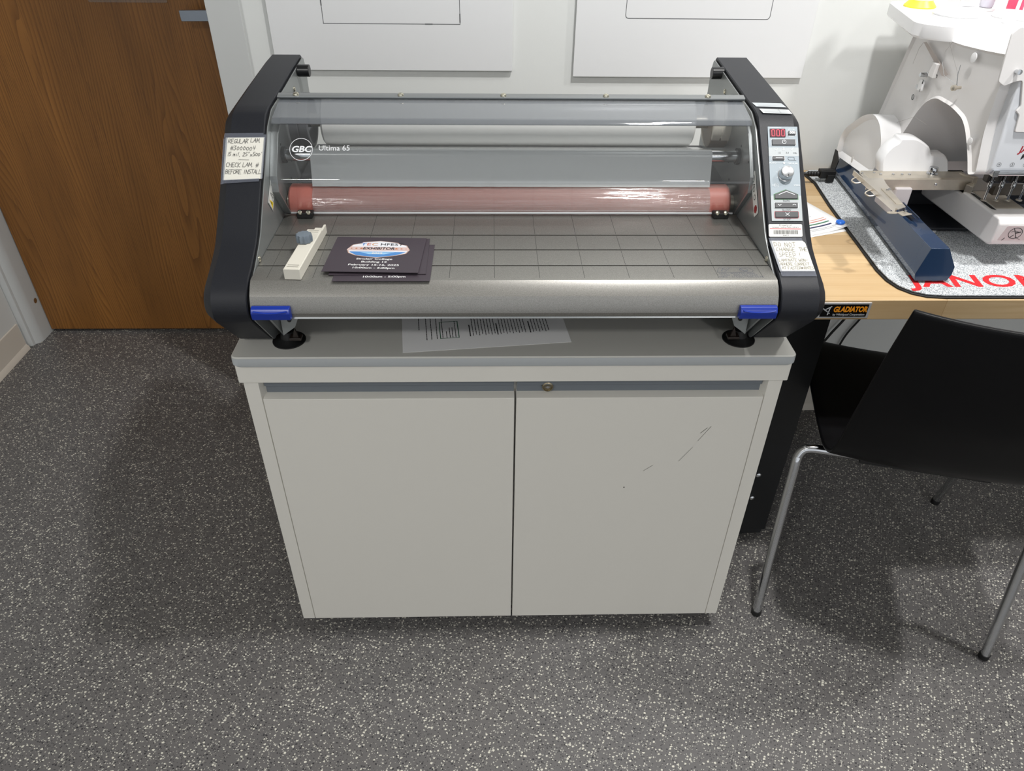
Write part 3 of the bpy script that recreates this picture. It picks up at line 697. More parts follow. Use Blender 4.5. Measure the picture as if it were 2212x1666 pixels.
B2 = btn(-.0190, .0185, .0475, .0575, M_pw); prn(B2, lambda bm: (ring(bm, 0, .0525, .0030, .0007, Mp, .0033, 16, a0=PI*.68, a1=PI*2.32), line(bm, [(0, .0525), (0, .0565)], .0008, Mp, .0033)))
B3 = btn(-.0190, -.0005, .0215, .0280, M_pw); prn(B3, lambda bm: line(bm, [(-.0145, .0248), (-.0040, .0248)], .0006, Mp, .0033))
P4 = [(-.0185, -.0445), (.0175, -.0445), (.0175, -.0375), (-.0005, -.0300), (-.0185, -.0375)]
B4 = btn(0, 0, 0, 0, mat('green_outline', (52, 120, 56), .5), P4); prn(B4, lambda bm: line(bm, [(-.0125, -.0383), (-.0003, -.0330), (.0123, -.0383)], .0009, Mp, .0033))
B5 = btn(-.0188, .0168, -.0600, -.0515, M_pw); prn(B5, lambda bm: (line(bm, [(-.0145, -.0550), (-.0120, -.0566), (-.0095, -.0550)], .0008, Mp, .0033), line(bm, [(.0085, -.0560), (.0110, -.0545), (.0135, -.0560)], .0008, Mp, .0033)))
B6 = btn(-.0188, .0168, -.0760, -.0665, mat('red_outline', (176, 40, 54), .5)); prn(B6, lambda bm: (line(bm, [(-.0035, -.0738), (.0025, -.0688)], .0007, Mp, .0033), line(bm, [(-.0035, -.0688), (.0025, -.0738)], .0007, Mp, .0033)))
bm = BM()
ring(bm, -.0130, .0415-.0, .0021, .0005, Mp, .0012, 12); line(bm, [(-.0005-.0016, .0435), (-.0005+.0016, .0435), (-.0005-.0016, .0395), (-.0005+.0016, .0395), (-.0021, .0435)], .0005, Mp, .0012); line(bm, [(.0105, .0412), (.0122, .0395), (.0150, .0440)], .0006, Mp, .0012)
text_bm(bm, 'FT / M', .0036, Mp @ T(.0135, .0752, .0012)); text_bm(bm, 'RESET', .0030, Mp @ T(.0135, .0625, .0012))
text_bm(bm, 'AUTO', .0042, Mp @ T(-.0190, .0170, .0012)); text_bm(bm, 'MANUAL', .0042, Mp @ T(.0130, .0162, .0012)); line(bm, [(-.0125, .0168), (.0035, .0168)], .0004, Mp, .0012); flat(bm, disc(-.001, .0168, .0016, 10), Mp, .0013)
text_bm(bm, 'SPEED', .0036, Mp @ T(.0175, -.0215, .0012)); text_bm(bm, 'AUTO', .0032, Mp @ T(-.0175, -.0215, .0012)); ring(bm, -.0150, -.0215, .0036, .0004, Mp, .0012, 14)
for k, s in enumerate('123456789'):
    a = math.radians(-58-35*k+0); text_bm(bm, s, .003, Mp @ T(.0005+.0142*math.cos(a), -.0035+.0150*math.sin(a), .0012))
line(bm, [(-.0215, .0785), (-.003, .0785)], .0006, Mp, .0012)
obj('panel_print', bm, M_pw, pn)
bm = BM(); text_bm(bm, '1.5', .0040, Mp @ T(-.0080, .0345, .0012)); text_bm(bm, '3.0', .0040, Mp @ T(.0050, .0345, .0012)); text_bm(bm, 'MIL', .0040, Mp @ T(.0175, .0340, .0012))
text_bm(bm, 'RUN', .0050, Mp @ T(-.0005, -.0480, .0012)); text_bm(bm, 'SLOW', .0050, Mp @ T(-.0005, -.0635, .0012)); text_bm(bm, 'STOP', .0050, Mp @ T(-.0005, -.0790, .0012))
line(bm, fillet([(.0060, .0270), (.0155, .0270), (.0160, .0220), (.0070, .0220), (.0055, .0245)], .001, 2)+[(.0060, .0270)], .0005, Mp, .0012); line(bm, [(.0155, .0220), (.0185, .0212)], .0005, Mp, .0012)
obj('panel_dark_print', bm, mat('print_dark_grey', (84, 88, 92), .6), pn)
# speed knob
kn = Vector((0, -.125, .145)).normalized(); kc = place_on_steep(.4228, .1043, .0010)
bm = BM(); lathe(bm, [(.0118, 0), (.0118, .001), (.0108, .0015), (.0102, .010), (.0096, .012), (.0085, .0126), (.0001, .0126)], kc, kn, 40); kb = obj('speed_knob', bm, mat('silver_knob', (196, 198, 200), .28, .85), pn)
bm = BM(); Mk = frame_M(kc+kn*.0127, (1, 0, 0), sd); line(bm, [(0, -.0055), (0, -.0092)], .0014, Mk, .0002); obj('knob_pointer', bm, M_ink, kb)
# property label with barcode
Mb = shear(frame_M(place_on_steep(.4150, .0105, .0005), (1, 0, 0), sd), .05)
bm = BM(); flat(bm, rrect(-.0260, .0262, -.0102, .0105, .002), Mb, 0, .0003); pl = obj('property_label', bm, M_label, cvR, label='white barcode label reading Property of')
bm = BM(); text_bm(bm, 'Property of', .0036, Mb @ T(0, .0084, .0005), sx=1.15); text_bm(bm, 'Greene County Public Library', .0034, Mb @ T(.0, .0053, .0005), sx=1.0)
x = -.019; rb = random.Random(4)
while x < .019:
    wd = rb.choice((.0003, .0005, .0008)); flat(bm, [(x, -.0062), (x+wd, -.0062), (x+wd, .0005), (x, .0005)], Mb, .0005); x += wd+rb.choice((.0003, .0005))
text_bm(bm, '004913', .0032, Mb @ T(0, -.0083, .0005)); obj('label_print', bm, M_ink, pl)
bm = BM(); flat(bm, [(-.0245, .0022), (.0245, .0018), (.0245, .0030), (-.0245, .0034)], Mb, .0005); obj('red_rule', bm, M_red, pl)
# sliding edge guide clamped on the bed
Ms = frame_M((-.3225, .058, bt+.0001), (1, -.06, 0), (.06, 1, 0))
bm = BM(); prism(bm, [(-.012, .0), (-.012, .016), (-.011, .017), (.011, .017), (.012, .016), (.012, 0)], -.083, .052, 'y', Ms); eg = obj('edge_guide', bm, M_cream, lam, bevel=.0008, label='off white sliding edge guide clamped on the bed')
bm = BM(); prism(bm, [(-.007, .0), (-.007, .008), (.010, .008), (.010, 0)], .052, .078, 'y', Ms); prism(bm, [(.008, 0), (.008, .014), (.0115, .014), (.0115, 0)], .052, .078, 'y', Ms); obj('guide_tongue', bm, M_cream, eg, bevel=.0006)
bm = BM()
for y in (-.070, -.0755, .042, .047): line(bm, [(-.008, y), (.008, y)], .0011, Ms, .0172)
split('guide_slot', bm, mat('slot_shadow', (130, 128, 118), .8), eg)
bm = BM(); seg = 60; kcn = Ms @ Vector((-.004, .008, .0172)); rings_ = []
for r_, h_ in ((.0100, 0), (.0118, .001), (.0122, .009), (.0108, .0125), (.0001, .0130)):
    rings_.append([kcn+Vector(((r_*(1+(.07 if r_ > .002 else 0)*math.cos(10*t)))*math.cos(t), (r_*(1+(.07 if r_ > .002 else 0)*math.cos(10*t)))*math.sin(t), h_)) for t in [2*PI*i/seg for i in range(seg)]])
loft(bm, rings_); obj('guide_knob', bm, M_knob, eg, label='slate grey ridged knob')

# ------------------------------------------------------------------ notes taped to the end covers
def taped(lab, Mx, paper, tapes, writer, folds=None):
    t = thing('taped_note', lab, 'note', Mx.translation, 0, None)
    bm = BM(); flat(bm, paper, Mx, .0012, .0003); obj('paper', bm, mat('note_paper', (218, 216, 206), .6), t)
    for q in tapes:
        bm = BM(); flat(bm, q, Mx, .0017, .0001); obj('tape', bm, M_tape, t)
    bm = BM(); writer(bm, Mx); obj('handwriting', bm, M_pencil, t); return t
Ml = frame_M(place_on_steep(-.4215, .1310, .0), (1, 0, 0), sd)
def w1(bm, M):
    hand(bm, 'REGULAR', -.0265, .0245, .0070, M, z=.0022, adv=.80); hand(bm, 'LAM.', .0080, .0260, .0070, M, z=.0022, adv=.80)
    hand(bm, '#3000004', -.0225, .0125, .0072, M, z=.0022, adv=.86)
    hand(bm, '15 mil, 25"x500\'', -.0265, .0025, .0064, M, z=.0022, adv=.76); line(bm, [(-.008, -.0035), (.008, -.0040)], .0005, M, .0022)
    hand(bm, 'CHECK LAM. #', -.0270, -.0160, .0074, M, z=.0022, adv=.76); hand(bm, 'BEFORE INSTALL.', -.0270, -.0275, .0070, M, z=.0022, adv=.72)
taped('square white note about regular lamination taped to the left end cover', Ml, [(-.0300, -.0385), (.0295, -.0355), (.0300, .0355), (-.0305, .0345)],
      [[(-.0335, .034), (.0295, .0345), (.0270, .0425), (-.0325, .0415)], [(-.0325, -.0455), (-.0280, -.0445), (-.0275, .0350), (-.0340, .0320)], [(-.0300, -.0440), (.0255, -.0400), (.0260, -.0350), (-.0300, -.0380)], [(.0275, -.0355), (.0310, -.0355), (.0320, .0400), (.0285, .0400)]], w1)
# right note lies across the bend below the panel
Mrn = shear(frame_M((.4150, .0245, .8950), (1, 0, 0), (0, .0560, .0245)), -.06)
def w2(bm, M):
    Z = .0045
    hand(bm, 'DO NOT', -.0225, .0130, .0080, M, z=Z, adv=.95); hand(bm, 'CHANGE', -.0215, .0035, .0072, M, z=Z, adv=.85); hand(bm, 'THE', .0135, .0040, .0070, M, z=Z, adv=.78)
    hand(bm, 'SPEED !', -.0200, -.0062, .0072, M, z=Z, adv=.92); line(bm, [(-.006, -.0088), (.004, -.0085)], .0004, M, Z)
    hand(bm, 'LAMINATE WON-', -.0225, -.0160, .0052, M, z=Z, adv=.84, wd=.0005); hand(bm, 'ADHERE CORRECT', -.0225, -.0235, .0050, M, z=Z, adv=.82, wd=.0005); hand(bm, 'AT FASTER', -.0215, -.0310, .0050, M, z=Z, adv=.84, wd=.0005); hand(bm, 'RATES', .0120, -.0308, .0048, M, z=Z, adv=.75, wd=.0005)
    flat(bm, disc(.0095, -.0285, .0018, 10), M, Z+.0001)
t2 = thing('taped_note', 'note reading do not change the speed, taped below the control panel', 'note', Mrn.translation)
bm = BM(); flat(bm, [(-.0255, -.0345), (.0275, -.0345), (.0275, .0200), (.0240, .0250), (-.0265, .0250)], Mrn, .0034, .0005); obj('paper', bm, mat('note_paper', (214, 212, 200), .6), t2)
for q in ([(-.0255, -.0440), (.0275, -.0440), (.0275, -.0335), (-.0255, -.0335)], [(-.0270, .0240), (.0245, .0240), (.0245, .0300), (-.0270, .0300)], [(-.0262, -.034), (-.0225, -.034), (-.0235, .025), (-.0270, .025)]):
    bm = BM(); flat(bm, q, Mrn, .0040, .0001); obj('tape', bm, M_tape, t2)
bm = BM(); w2(bm, Mrn); obj('handwriting', bm, mat('faded_ink', (140, 136, 126), .7), t2)

# ------------------------------------------------------------------ three dark cards on the bed
M_card = mat('card_aubergine', (62, 54, 62), .5)
CW, CH = .142, .119
def card(lab, c, ang, z, tiltx=0, full=True):
    t = thing('printed_card', lab, 'card', (c[0], c[1], z), 0, 'dark event cards on the bed')
    Mc = Matrix.Translation((c[0], c[1], z)) @ Matrix.Rotation(ang, 4, 'Z') @ Matrix.Rotation(tiltx, 4, 'X')
    bm = BM(); flat(bm, [(-CW/2, -CH/2), (CW/2, -CH/2), (CW/2, CH/2), (-CW/2, CH/2)], Mc, 0, .0006); obj('card_sheet', bm, M_card, t)
    if full:
        bd = [(-.046, .006), (-.040, .022), (-.028, .027), (-.026, .031), (0, .036), (.028, .030), (.030, .026), (.042, .021), (.048, .006), (.044, -.006), (.030, -.013), (.002, -.021), (-.030, -.014), (-.042, -.006)]
        bd = [(x, y+.009) for x, y in bd]
        bm = BM(); flat(bm, offset2(bd, -.0012) if False else [(x*1.035, .012+(y-.012)*1.05) for x, y in bd], Mc, .0007); flat(bm, bd, Mc, .00075)
        bm2 = BM(); flat(bm2, [(x*1.035, .016+(y-.016)*1.05) for x, y in bd], Mc, .0007); bg = obj('badge_border', bm2, mat('badge_copper', (196, 164, 150), .4), t); bm.free()
        bm = BM(); flat(bm, bd, Mc, .0008); bw = obj('badge_field', bm, mat('badge_white', (222, 224, 230), .4), t)
        bm = BM(); flat(bm, [(-.0475, .0115), (.0485, .0115), (.0465, .022), (.043, .0245), (-.0425, .0245), (-.0465, .018)], Mc, .0009); obj('badge_band', bm, mat('badge_blush', (206, 182, 178), .4), t)
        bm = BM(); flat(bm, [(-.040, .004), (-.030, -.005), (.002, -.0115), (.030, -.004), (.040, .003), (.0445, .0075), (-.0425, .0072)], Mc, .0009); obj('badge_base', bm, mat('badge_blue', (72, 132, 196), .4), t)
        bm = BM(); flat(bm, [(-.026, .0055), (.028, .0055), (.012, -.0015), (-.011, -.0015)], Mc, .0010); obj('badge_glow', bm, mat('badge_sky', (150, 196, 230), .4), t)
        bm = BM(); text_bm(bm, 'EXHIBITOR', .0115, Mc @ T(.001, .0182, .0011), bold=.0003, shear=.12, sx=.85); text_bm(bm, 'HFEST', .0125, Mc @ T(.0195, .0330, .0011), sx=1.05)
        obj('dark_lettering', bm, mat('card_ink', (38, 38, 46), .5), t)
        for ch, x, col in (('T', -.0245, (70, 120, 190)), ('E', -.0165, (200, 110, 84)), ('C', -.0070, (206, 148, 96))):
            bm = BM(); text_bm(bm, ch, .0125, Mc @ T(x, .0330, .0011), sx=1.15, bold=.0001); obj('letter', bm, mat('letter_%d' % col[0], col, .5), t)
        bm = BM()
        for x, r in ((-.041, .0018), (-.0335, .0024), (-.0255, .0033), (.0285, .0036), (.0365, .0024), (.0435, .0014)):
            flat(bm, [(x+(r if i % 2 == 0 else r*.42)*math.cos(PI/2+i*PI/5), .0182+(r if i % 2 == 0 else r*.42)*math.sin(PI/2+i*PI/5)) for i in range(10)], Mc, .0011)
        split('star', bm, mat('star_copper', (186, 112, 66), .5), t)
    bm = BM()
    if full: text_bm(bm, '2025', .0085, Mc @ T(.001, .0018, .0012), bold=.0002)
    for i, s in enumerate(('Sinclair College', 'Building 12', 'February 15-16, 2025', '10:00am - 5:00pm')):
        text_bm(bm, s, .0072, Mc @ T(0+.001*i, -.0175-.0098*i, .0009), bold=.00018, sx=1.22)
    obj('white_lettering', bm, mat('card_white', (222, 222, 222), .5), t)
    return t
card('bottom card of the three, showing only its lower line of print', (-.1995, .0285, ), .0, bt+.0006, 0, False)
card('middle card of the three, its right edge showing beyond the top one', (-.2075, .0465), .015, bt+.0018, 0, False)
card('top card of the three with the full badge and four lines of print', (-.2155, .0475), -.035, bt+.0045, -.012, True)

# sheet of printed instructions lying on the cabinet under the machine
sh = thing('instruction_sheet', 'white sheet of printed instructions under the laminating machine', 'paper', (-.05, .12, BZ))
a = math.atan2(.0276+.0018, .0866+.1817); Mi = Matrix.Translation((-.1817, -.0018, BZ+.0004)) @ Matrix.Rotation(a, 4, 'Z')
bm = BM(); n = 10; pts = [(.0, 0), (.275, 0), (.275, .2159), (0, .2159)]
flat(bm, pts, Mi, 0, .0003); obj('sheet', bm, M_paper, sh)
bm = BM(); rt_ = random.Random(3)
def tline(x, y0, L, wd=.0021):   # a line of print running up the page
    y = y0
    while y < y0+L:
        l = rt_.uniform(.003, .009); line(bm, [(x, y), (x, min(y+l, y0+L))], wd*.55, Mi, .0005); y += l+.0014
for x, y0, L in ((.028, .064, .1), (.040, .032, .12), (.048, .033, .12), (.057, .034, .12)): tline(x, y0, L)
for x, L in ((.0665, .08), (.073, .02), (.0785, .03), (.083, .03), (.088, .05)): tline(x, .036, L)
for g0, n_, hd in ((.112, 8, 1), (.158, 9, 1), (.213, 6, 1)):
    tline(g0, .036, .035, .0034)
    for i in range(n_): tline(g0+.0052*(i+1), .040+(0 if i % 2 else -.003), .15)
obj('printed_text', bm, M_ink, sh)
bm = BM(); line(bm, [(.0625, .034), (.0930, .034), (.0930, .085), (.0625, .085), (.0625, .034)], .0012, Mi, .0006); obj('green_box', bm, mat('print_green', (20, 96, 62), .5), sh)

# ------------------------------------------------------------------ workbench
BT = .7500
bench = thing('workbench', 'maple butcher block workbench with black steel legs against the wall', 'workbench', (1.4, .45, 0))
bm = BM(); box(bm, .515, 2.35, .137, .7735, BT-.040, BT); obj('worktop', bm, M_block, bench, bevel=.0015)
def bleg(x0, s):
    bm = BM(); box(bm, min(x0, x0+s*.085), max(x0, x0+s*.085), .255, .2585, .03, BT-.040); box(bm, min(x0, x0+s*.0035), max(x0, x0+s*.0035), .2585, .71, .03, BT-.040); box(bm, min(x0, x0+s*.085), max(x0, x0+s*.085), .7065, .71, .03, BT-.040)
    box(bm, min(x0, x0+s*.085), max(x0, x0+s*.085), .255, .71, BT-.040, BT-.0402)
    lg = obj('leg', bm, M_benchleg, bench)
    bm = BM()
    for z in (.2155, .141): lathe(bm, [(.0065, 0), (.006, .003), (.0035, .005), (.0001, .0055)], (x0+s*.03, .255, z), (0, -1, 0), 18)
    for z in (.2155, .141): lathe(bm, [(.0065, 0), (.006, .003), (.0035, .005), (.0001, .0055)], (x0+s*.055 if False else x0+s*.03, .71, z), (0, 1, 0), 12)
    split('leg_bolt', bm, M_chrome, lg)
    bm = BM(); box(bm, x0+s*.004 if s > 0 else x0-.08, x0+.08 if s > 0 else x0-.004, .260, .70, .012, .10); cyl(bm, (x0+s*.035, .285, 0), (x0+s*.035, .285, .012), .018, seg=20); cyl(bm, (x0+s*.035, .68, 0), (x0+s*.035, .68, .012), .018, seg=20)
    obj('levelling_foot', bm, mat('foot_black', (26, 27, 29), .5), lg)
    return lg
bleg(.549, 1)
bleg(2.30, -1)
# maker's badge on the front edge
Mz = frame_M((.5880, .1368, .7305), (1, 0, 0), (0, 0, 1))
bm = BM(); flat(bm, rrect(-.0465, .0465, -.0158, .0158, .0015), Mz, 0, .0022); bd = obj('badge', bm, mat('badge_rim_silver', (206, 206, 206), .3, .4), bench, bevel=.0006)
bm = BM(); flat(bm, rrect(-.0420, .0420, -.0126, .0126, .001), Mz, .0023); obj('badge_face', bm, mat('badge_black', (14, 14, 14), .3), bd)
bm = BM(); text_bm(bm, 'GLADIATOR', .0150, Mz @ T(.0105, .0022, .0026), bold=.0007, shear=.1, sx=.72); obj('badge_name', bm, mat('badge_orange', (236, 150, 34), .4), bd)
bm = BM(); text_bm(bm, 'by Whirlpool Corporation', .0058, Mz @ T(.0100, -.0082, .0026), bold=.0001, sx=.92)
line(bm, [(-.0385, .004), (-.030, -.002), (-.0255, -.006)], .0018, Mz, .0026); line(bm, [(-.036, .0012), (-.0245, .0085)], .0018, Mz, .0026); line(bm, [(-.0265, .0062), (-.0285, -.0085)], .0018, Mz, .0026)
obj('badge_small_print', bm, mat('badge_silver', (206, 208, 210), .4), bd)
# two dark cords hanging behind the bench
def wire(pts, r, lab, nm='power_cord'):
    bm = BM(); tube(bm, pts, r, 10, 8); o = obj(nm, bm, M_black, None); tag(o, lab, 'cable'); return o
wire([(1.02, .757, .704), (.985, .758, .50), (.955, .755, .36), (.915, .752, .28), (.88, .75, .20), (.84, .735, .06), (.82, .70, .006)], .0035, 'thick black cord hanging under the bench, the left of two')
wire([(1.04, .764, .695), (1.02, .764, .50), (1.005, .764, .38), (.995, .764, .33), (.965, .764, .26), (.945, .757, .15), (.95, .745, .03), (.96, .72, .005)], .0028, 'thin black cord hanging under the bench, the right of two')

# ------------------------------------------------------------------ mat on the bench
mo = [(.765, .758), (.7600, .735), (.7231, .6803), (.7073, .5491), (.6900, .3520), (.6791, .2074), (.6819, .1558), (.7016, .1262), (.7331, .1149), (1.32, .112), (1.345, .14), (1.345, .75), (1.33, .762), (.78, .764)]
mo = [(.716, .745), (.7231, .6803), (.7073, .5491), (.6900, .3520), (.6791, .2150), (.6800, .1700), (.6890, .1440), (.7100, .1250), (.7400, .1150), (.80, .1135), (1.30, .1130), (1.33, .13), (1.345, .16), (1.345, .73), (1.33, .755), (1.30, .762), (.735, .762)]
mo = [(x, max(y, .1395) if y < .1395 else y) for x, y in mo]
mo = [(.716, .745), (.722, .6803), (.7073, .5491), (.6930, .3520), (.6850, .2450), (.6870, .2050), (.6960, .1760), (.7130, .1560), (.7360, .1440), (.7700, .1400), (1.30, .1400), (1.33, .15), (1.345, .18), (1.345, .73), (1.33, .755), (1.30, .762), (.735, .762)]
matt = thing('embroidery_mat', 'grey carpet mat with black rubber rim under the embroidery machine', 'mat', (1.0, .45, BT))
bm = BM(); prism(bm, mo, BT+.0002, BT+.0032, 'z'); obj('rubber_rim', bm, M_black, matt, bevel=.001)
bm = BM(); prism(bm, inward(mo, .0045), BT+.0032, BT+.0065, 'z'); obj('pile', bm, M_carpet, matt, bevel=.0015)
bm = BM(); Mm = Matrix.Translation((.722, .193, BT+.0068)) @ Matrix.Rotation(0.0, 4, 'Z')
MZ = BT+.0065
text_bm(bm, 'JANOME', .062, Mm, align='LEFT', bold=.0014, shear=.12, sx=1.24, space=1.04)
obj('mat_lettering', bm, mat('carpet_red', (206, 26, 34), .9, noise=.25, nscale=500, bump=.5, bscale=500), matt)

# ------------------------------------------------------------------ multi-needle embroidery machine
em = thing('embroidery_machine', 'white four needle embroidery machine with navy legs on the grey mat', 'embroidery machine', (.95, .5, MZ))
# navy base: two forward legs joined by a rear body
def navy_leg(xf, xb, w_, s):
    # section at the front and the back: outer side upright, top flat, inner edge chamfered
    def sec(x, y, top, sc=1):
        return [(x, y, MZ+.004), (x-s*.004, y, MZ+.018), (x+s*.012, y+(.006 if y < .3 else 0), top), (x+s*(.012+w_*.52), y+(.006 if y < .3 else 0), top), (x+s*(w_*1.0), y, top-.034), (x+s*w_*1.0, y, MZ+.016), (x+s*w_*.92, y, MZ+.004)]
    bm = BM(); loft(bm, [sec(xf, .188, MZ+.066), sec(xf+(xb-xf)*.74, .575, MZ+.052), sec(xb, .735, MZ+.040)])
    return obj('base_leg', bm, M_navy, em, bevel=.003, ang=30)
L1 = navy_leg(.730, .784, .064, 1)
L2 = navy_leg(1.215, 1.235, .064, -1)
bm = BM(); M = frame_M((.7585, .20, MZ+.0665), (1, 0, 0), (.055, .99, -.004))
flat(bm, [(.006, .12), (.013, .12), (.022, .33), (.012, .33)], M, .0004); obj('leg_slot', bm, M_navydk, L1)
bm = BM(); flat(bm, [(.016, .115), (.0185, .115), (.028, .33), (.0255, .33)], M, .0006, .004); obj('slot_rib', bm, M_navy, L1)
bm = BM(); prism(bm, [(.83, .52), (1.19, .52), (1.19, .74), (.80, .74)], MZ+.006, MZ+.05, 'z'); prism(bm, [(.835, .40), (1.19, .40), (1.19, .53), (.83, .53)], MZ+.004, MZ+.012, 'z'); obj('base_body', bm, M_navydk, em, bevel=.004)
bm = BM(); lathe(bm, [(.016, 0), (.016, .003), (.012, .004)], (.865, .415, MZ), (0, 0, 1), 24); obj('base_foot', bm, M_whiteshade, em)
# socket recess in the rear left of the base
bm = BM(); Mq = frame_M((.7745, .70, MZ+.036), (0, -1, 0), (0, 0, 1)); flat(bm, [(-.022, -.022), (.0, -.022), (.008, .010), (-.012, .026), (-.024, .026)], Mq, .0012, .002); obj('socket_recess', bm, M_black, L1)
# rear housing: curved white fender over the base
fp = [(.735, MZ+.046), (.735, .845), (.722, .868), (.690, .893), (.655, .918), (.612, .934), (.575, .925), (.545, .895), (.535, .862), (.545, .826), (.575, .813)]
bm = BM(); r = []
fpf = fillet(fp, [0, .01, .02, .03, .03, .02, .02, .03, .02, .02, .005], 4)
for x, d in ((.789, .011), (.783, .004), (.7805, 0), (.785, 0), (.835, -.0)): r.append([(x, p[0], p[1]) for p in (inward(fpf, d) if d else fpf)])
loft(bm, r); fd = obj('rear_housing', bm, M_white, em, ang=30)
bm = BM(); r = []
for x in (1.120, 1.175, 1.18): r.append([(x, p[0], p[1]) for p in fpf])
loft(bm, r); obj('rear_housing', bm, M_white, em, ang=30)
bm = BM(); prism(bm, fillet([(.60, MZ+.05), (.60, .90), (.66, .93), (.735, .88), (.735, MZ+.05)], .01, 3), .83, 1.13, 'x'); obj('rear_deck', bm, M_whiteshade, em)
bm = BM(); flat(bm, disc(0, 0, .0045, 16, 1.6), frame_M((.7800, .645, .822), (0, -1, 0), (0, 0, 1)), .0006, .0005); obj('housing_plug', bm, M_whiteshade, fd)
# arm: column at the back, overhead arm and head, one solid with a throat opening
ap = [(.671, .900), (.617, 1.104), (.600, 1.1045), (.470, 1.1045), (.440, 1.106), (.371, 1.112), (.300, 1.120), (.292, 1.00), (.270, .930), (.290, .921), (.3135, .953), (.345, .985), (.366, .998), (.409, 1.006), (.472, 1.006), (.500, .990), (.520, .963), (.560, .880), (.60, .82), (.67, .80)]
apf = fillet(ap, [0, .0, 0, 0, 0, 0, .01, .02, .008, .006, .03, .02, .01, .02, .02, .02, .02, .02, .01, .01], 4)
bm = BM(); r = []
for x, d in ((.8245, .0045), (.8210, .0012), (.8195, 0), (1.10, 0), (1.105, .004)): r.append([(x, p[0], p[1]) for p in (inward(apf, d) if d else apf)])
loft(bm, r); arm = obj('arm', bm, M_whiteshade, em, ang=30)
Ma = frame_M((.8195, 0, 0), (0, -1, 0), (0, 0, 1))     # left face of the arm: x' = -y, y' = z
bm = BM()
flat(bm, [(-.575, 1.083), (-.565, 1.086), (-.455, 1.052), (-.462, 1.046), (-.475, 1.045)], Ma, .0006)
obj('side_recess', bm, mat('recess_taupe', (176, 166, 160), .5), arm)
bm = BM(); line(bm, [(-.59, 1.04), (-.585, 1.07), (-.575, 1.083)], .0012, Ma, .0004); line(bm, [(-.475, 1.105), (-.490, 1.085)], .0007, Ma, .0004); line(bm, [(-.600, .915), (-.52, .955), (-.47, .955)], .0006, Ma, .0005)
line(bm, [(-.505, 1.113), (-.425, 1.060)], .0006, Ma, .0005)
obj('panel_seams', bm, mat('seam_grey', (168, 164, 160), .7), arm)
bm = BM()
for c in ((-.527, 1.030),): lathe(bm, [(.0052, 0), (.0052, .001), (.0042, .0015), (.0042, .014), (.0001, .015)], (.8195, .5265, 1.034), (-1, 0, 0), 16)
lathe(bm, [(.0062, 0), (.0062, .0012), (.0045, .002), (.0045, .006), (.0001, .0062)], (.8195, .5385, 1.008), (-1, 0, 0), 18)
split('side_screw', bm, M_chrome, arm)
bm = BM(); flat(bm, fillet([(-.540, 1.004), (-.520, 1.004), (-.522, 1.024), (-.534, 1.024)], .004, 3), Ma, .001, .005); sc_ = obj('winder_lever', bm, M_white, arm, bevel=.001)
bm = BM(); flat(bm, [(-.5235, 1.018), (-.5195, 1.018), (-.5205, 1.026), (-.5225, 1.026)], Ma, .0065); flat(bm, [(-.524, 1.002), (-.5225, 1.002), (-.5225, 1.008), (-.524, 1.008)], Ma, .0065); flat(bm, [(-.4985, 1.0465), (-.4885, 1.0425), (-.4870, 1.0375), (-.4895, 1.0375), (-.4905, 1.0405), (-.4985, 1.0440)], Ma, .0008)
split('dark_slot', bm, M_black, arm)
bm = BM(); ring(bm, -.5500, .985, .0045, .002, Ma, .0006, 18); ring(bm, -.550, .985, .0018, .001, Ma, .0006, 12); obj('grommet', bm, mat('grommet_grey', (150, 158, 160), .4), arm)
bm = BM(); box(bm, .812, .8195, .492, .512, 1.035, 1.062); obj('thread_cutter', bm, M_whiteshade, arm, bevel=.002)
bm = BM(); lathe(bm, [(.0028, 0), (.0028, .010), (.005, .011), (.005, .017), (.0001, .0185)], (.8195, .4035, 1.042), (-1, -.2, 0), 18)
obj('thread_guide_knob', bm, M_steel, arm)
bm = BM(); tube(bm, [(.8095, .400, 1.045), (.809, .409, 1.064), (.812, .415, 1.078)], .0007, 8); tube(bm, [(.8115, .400, 1.046), (.812, .455, 1.05), (.815, .485, 1.072)], .0004, 6); obj('guide_wire', bm, M_chrome, arm)
bm = BM(); lathe(bm, [(.0085, 0), (.0085, .0012), (.007, .0016), (.0001, .0016)], (.8195, .395, 1.095), (-1, 0, 0), 24); lathe(bm, [(.0065, 0), (.0065, .0012), (.005, .0016), (.0001, .0016)], (.8195, .318, .972), (-1, 0, 0), 24)
split('screw_cap', bm, M_white, arm)
# head: sliding needle case in front of the arm
bm = BM(); hp = [(.270, .930), (.262, .940), (.276, 1.05), (.284, 1.150), (.318, 1.158), (.33, 1.12), (.33, .945), (.30, .930)]
prism(bm, fillet(hp, .004, 2), .838, 1.16, 'x'); nc = obj('needle_case', bm, mat('pearl_plastic', (216, 219, 224), .25, coat=.3), em, bevel=.003)
Mh = frame_M((.858, .2617, .935), (1, 0, 0), (0, .0140, .115))
bm = BM(); text_bm(bm, 'JANOME', .0150, Mh @ T(.0535, .046, .003), align='LEFT', bold=.0007, shear=.15) if False else text_bm(bm, 'JANOME', .0150, Mh @ T(.020, .040, .0004), align='LEFT', bold=.0005, shear=.2); obj('maker_name', bm, mat('deep_maroon', (158, 20, 38), .4), nc)
bm = BM(); text_bm(bm, 'MB-4', .0130, Mh @ T(.026, .0275, .0004), align='LEFT', bold=.0002, shear=.2)
for i, ch in enumerate('4321'):
    ring(bm, -.008+.0235*i, .0145, .0036, .0005, Mh, .0012, 16); text_bm(bm, ch, .0056, Mh @ T(-.008+.0235*i, .0145, .0012))
obj('model_and_needle_numbers', bm, M_ink, nc)
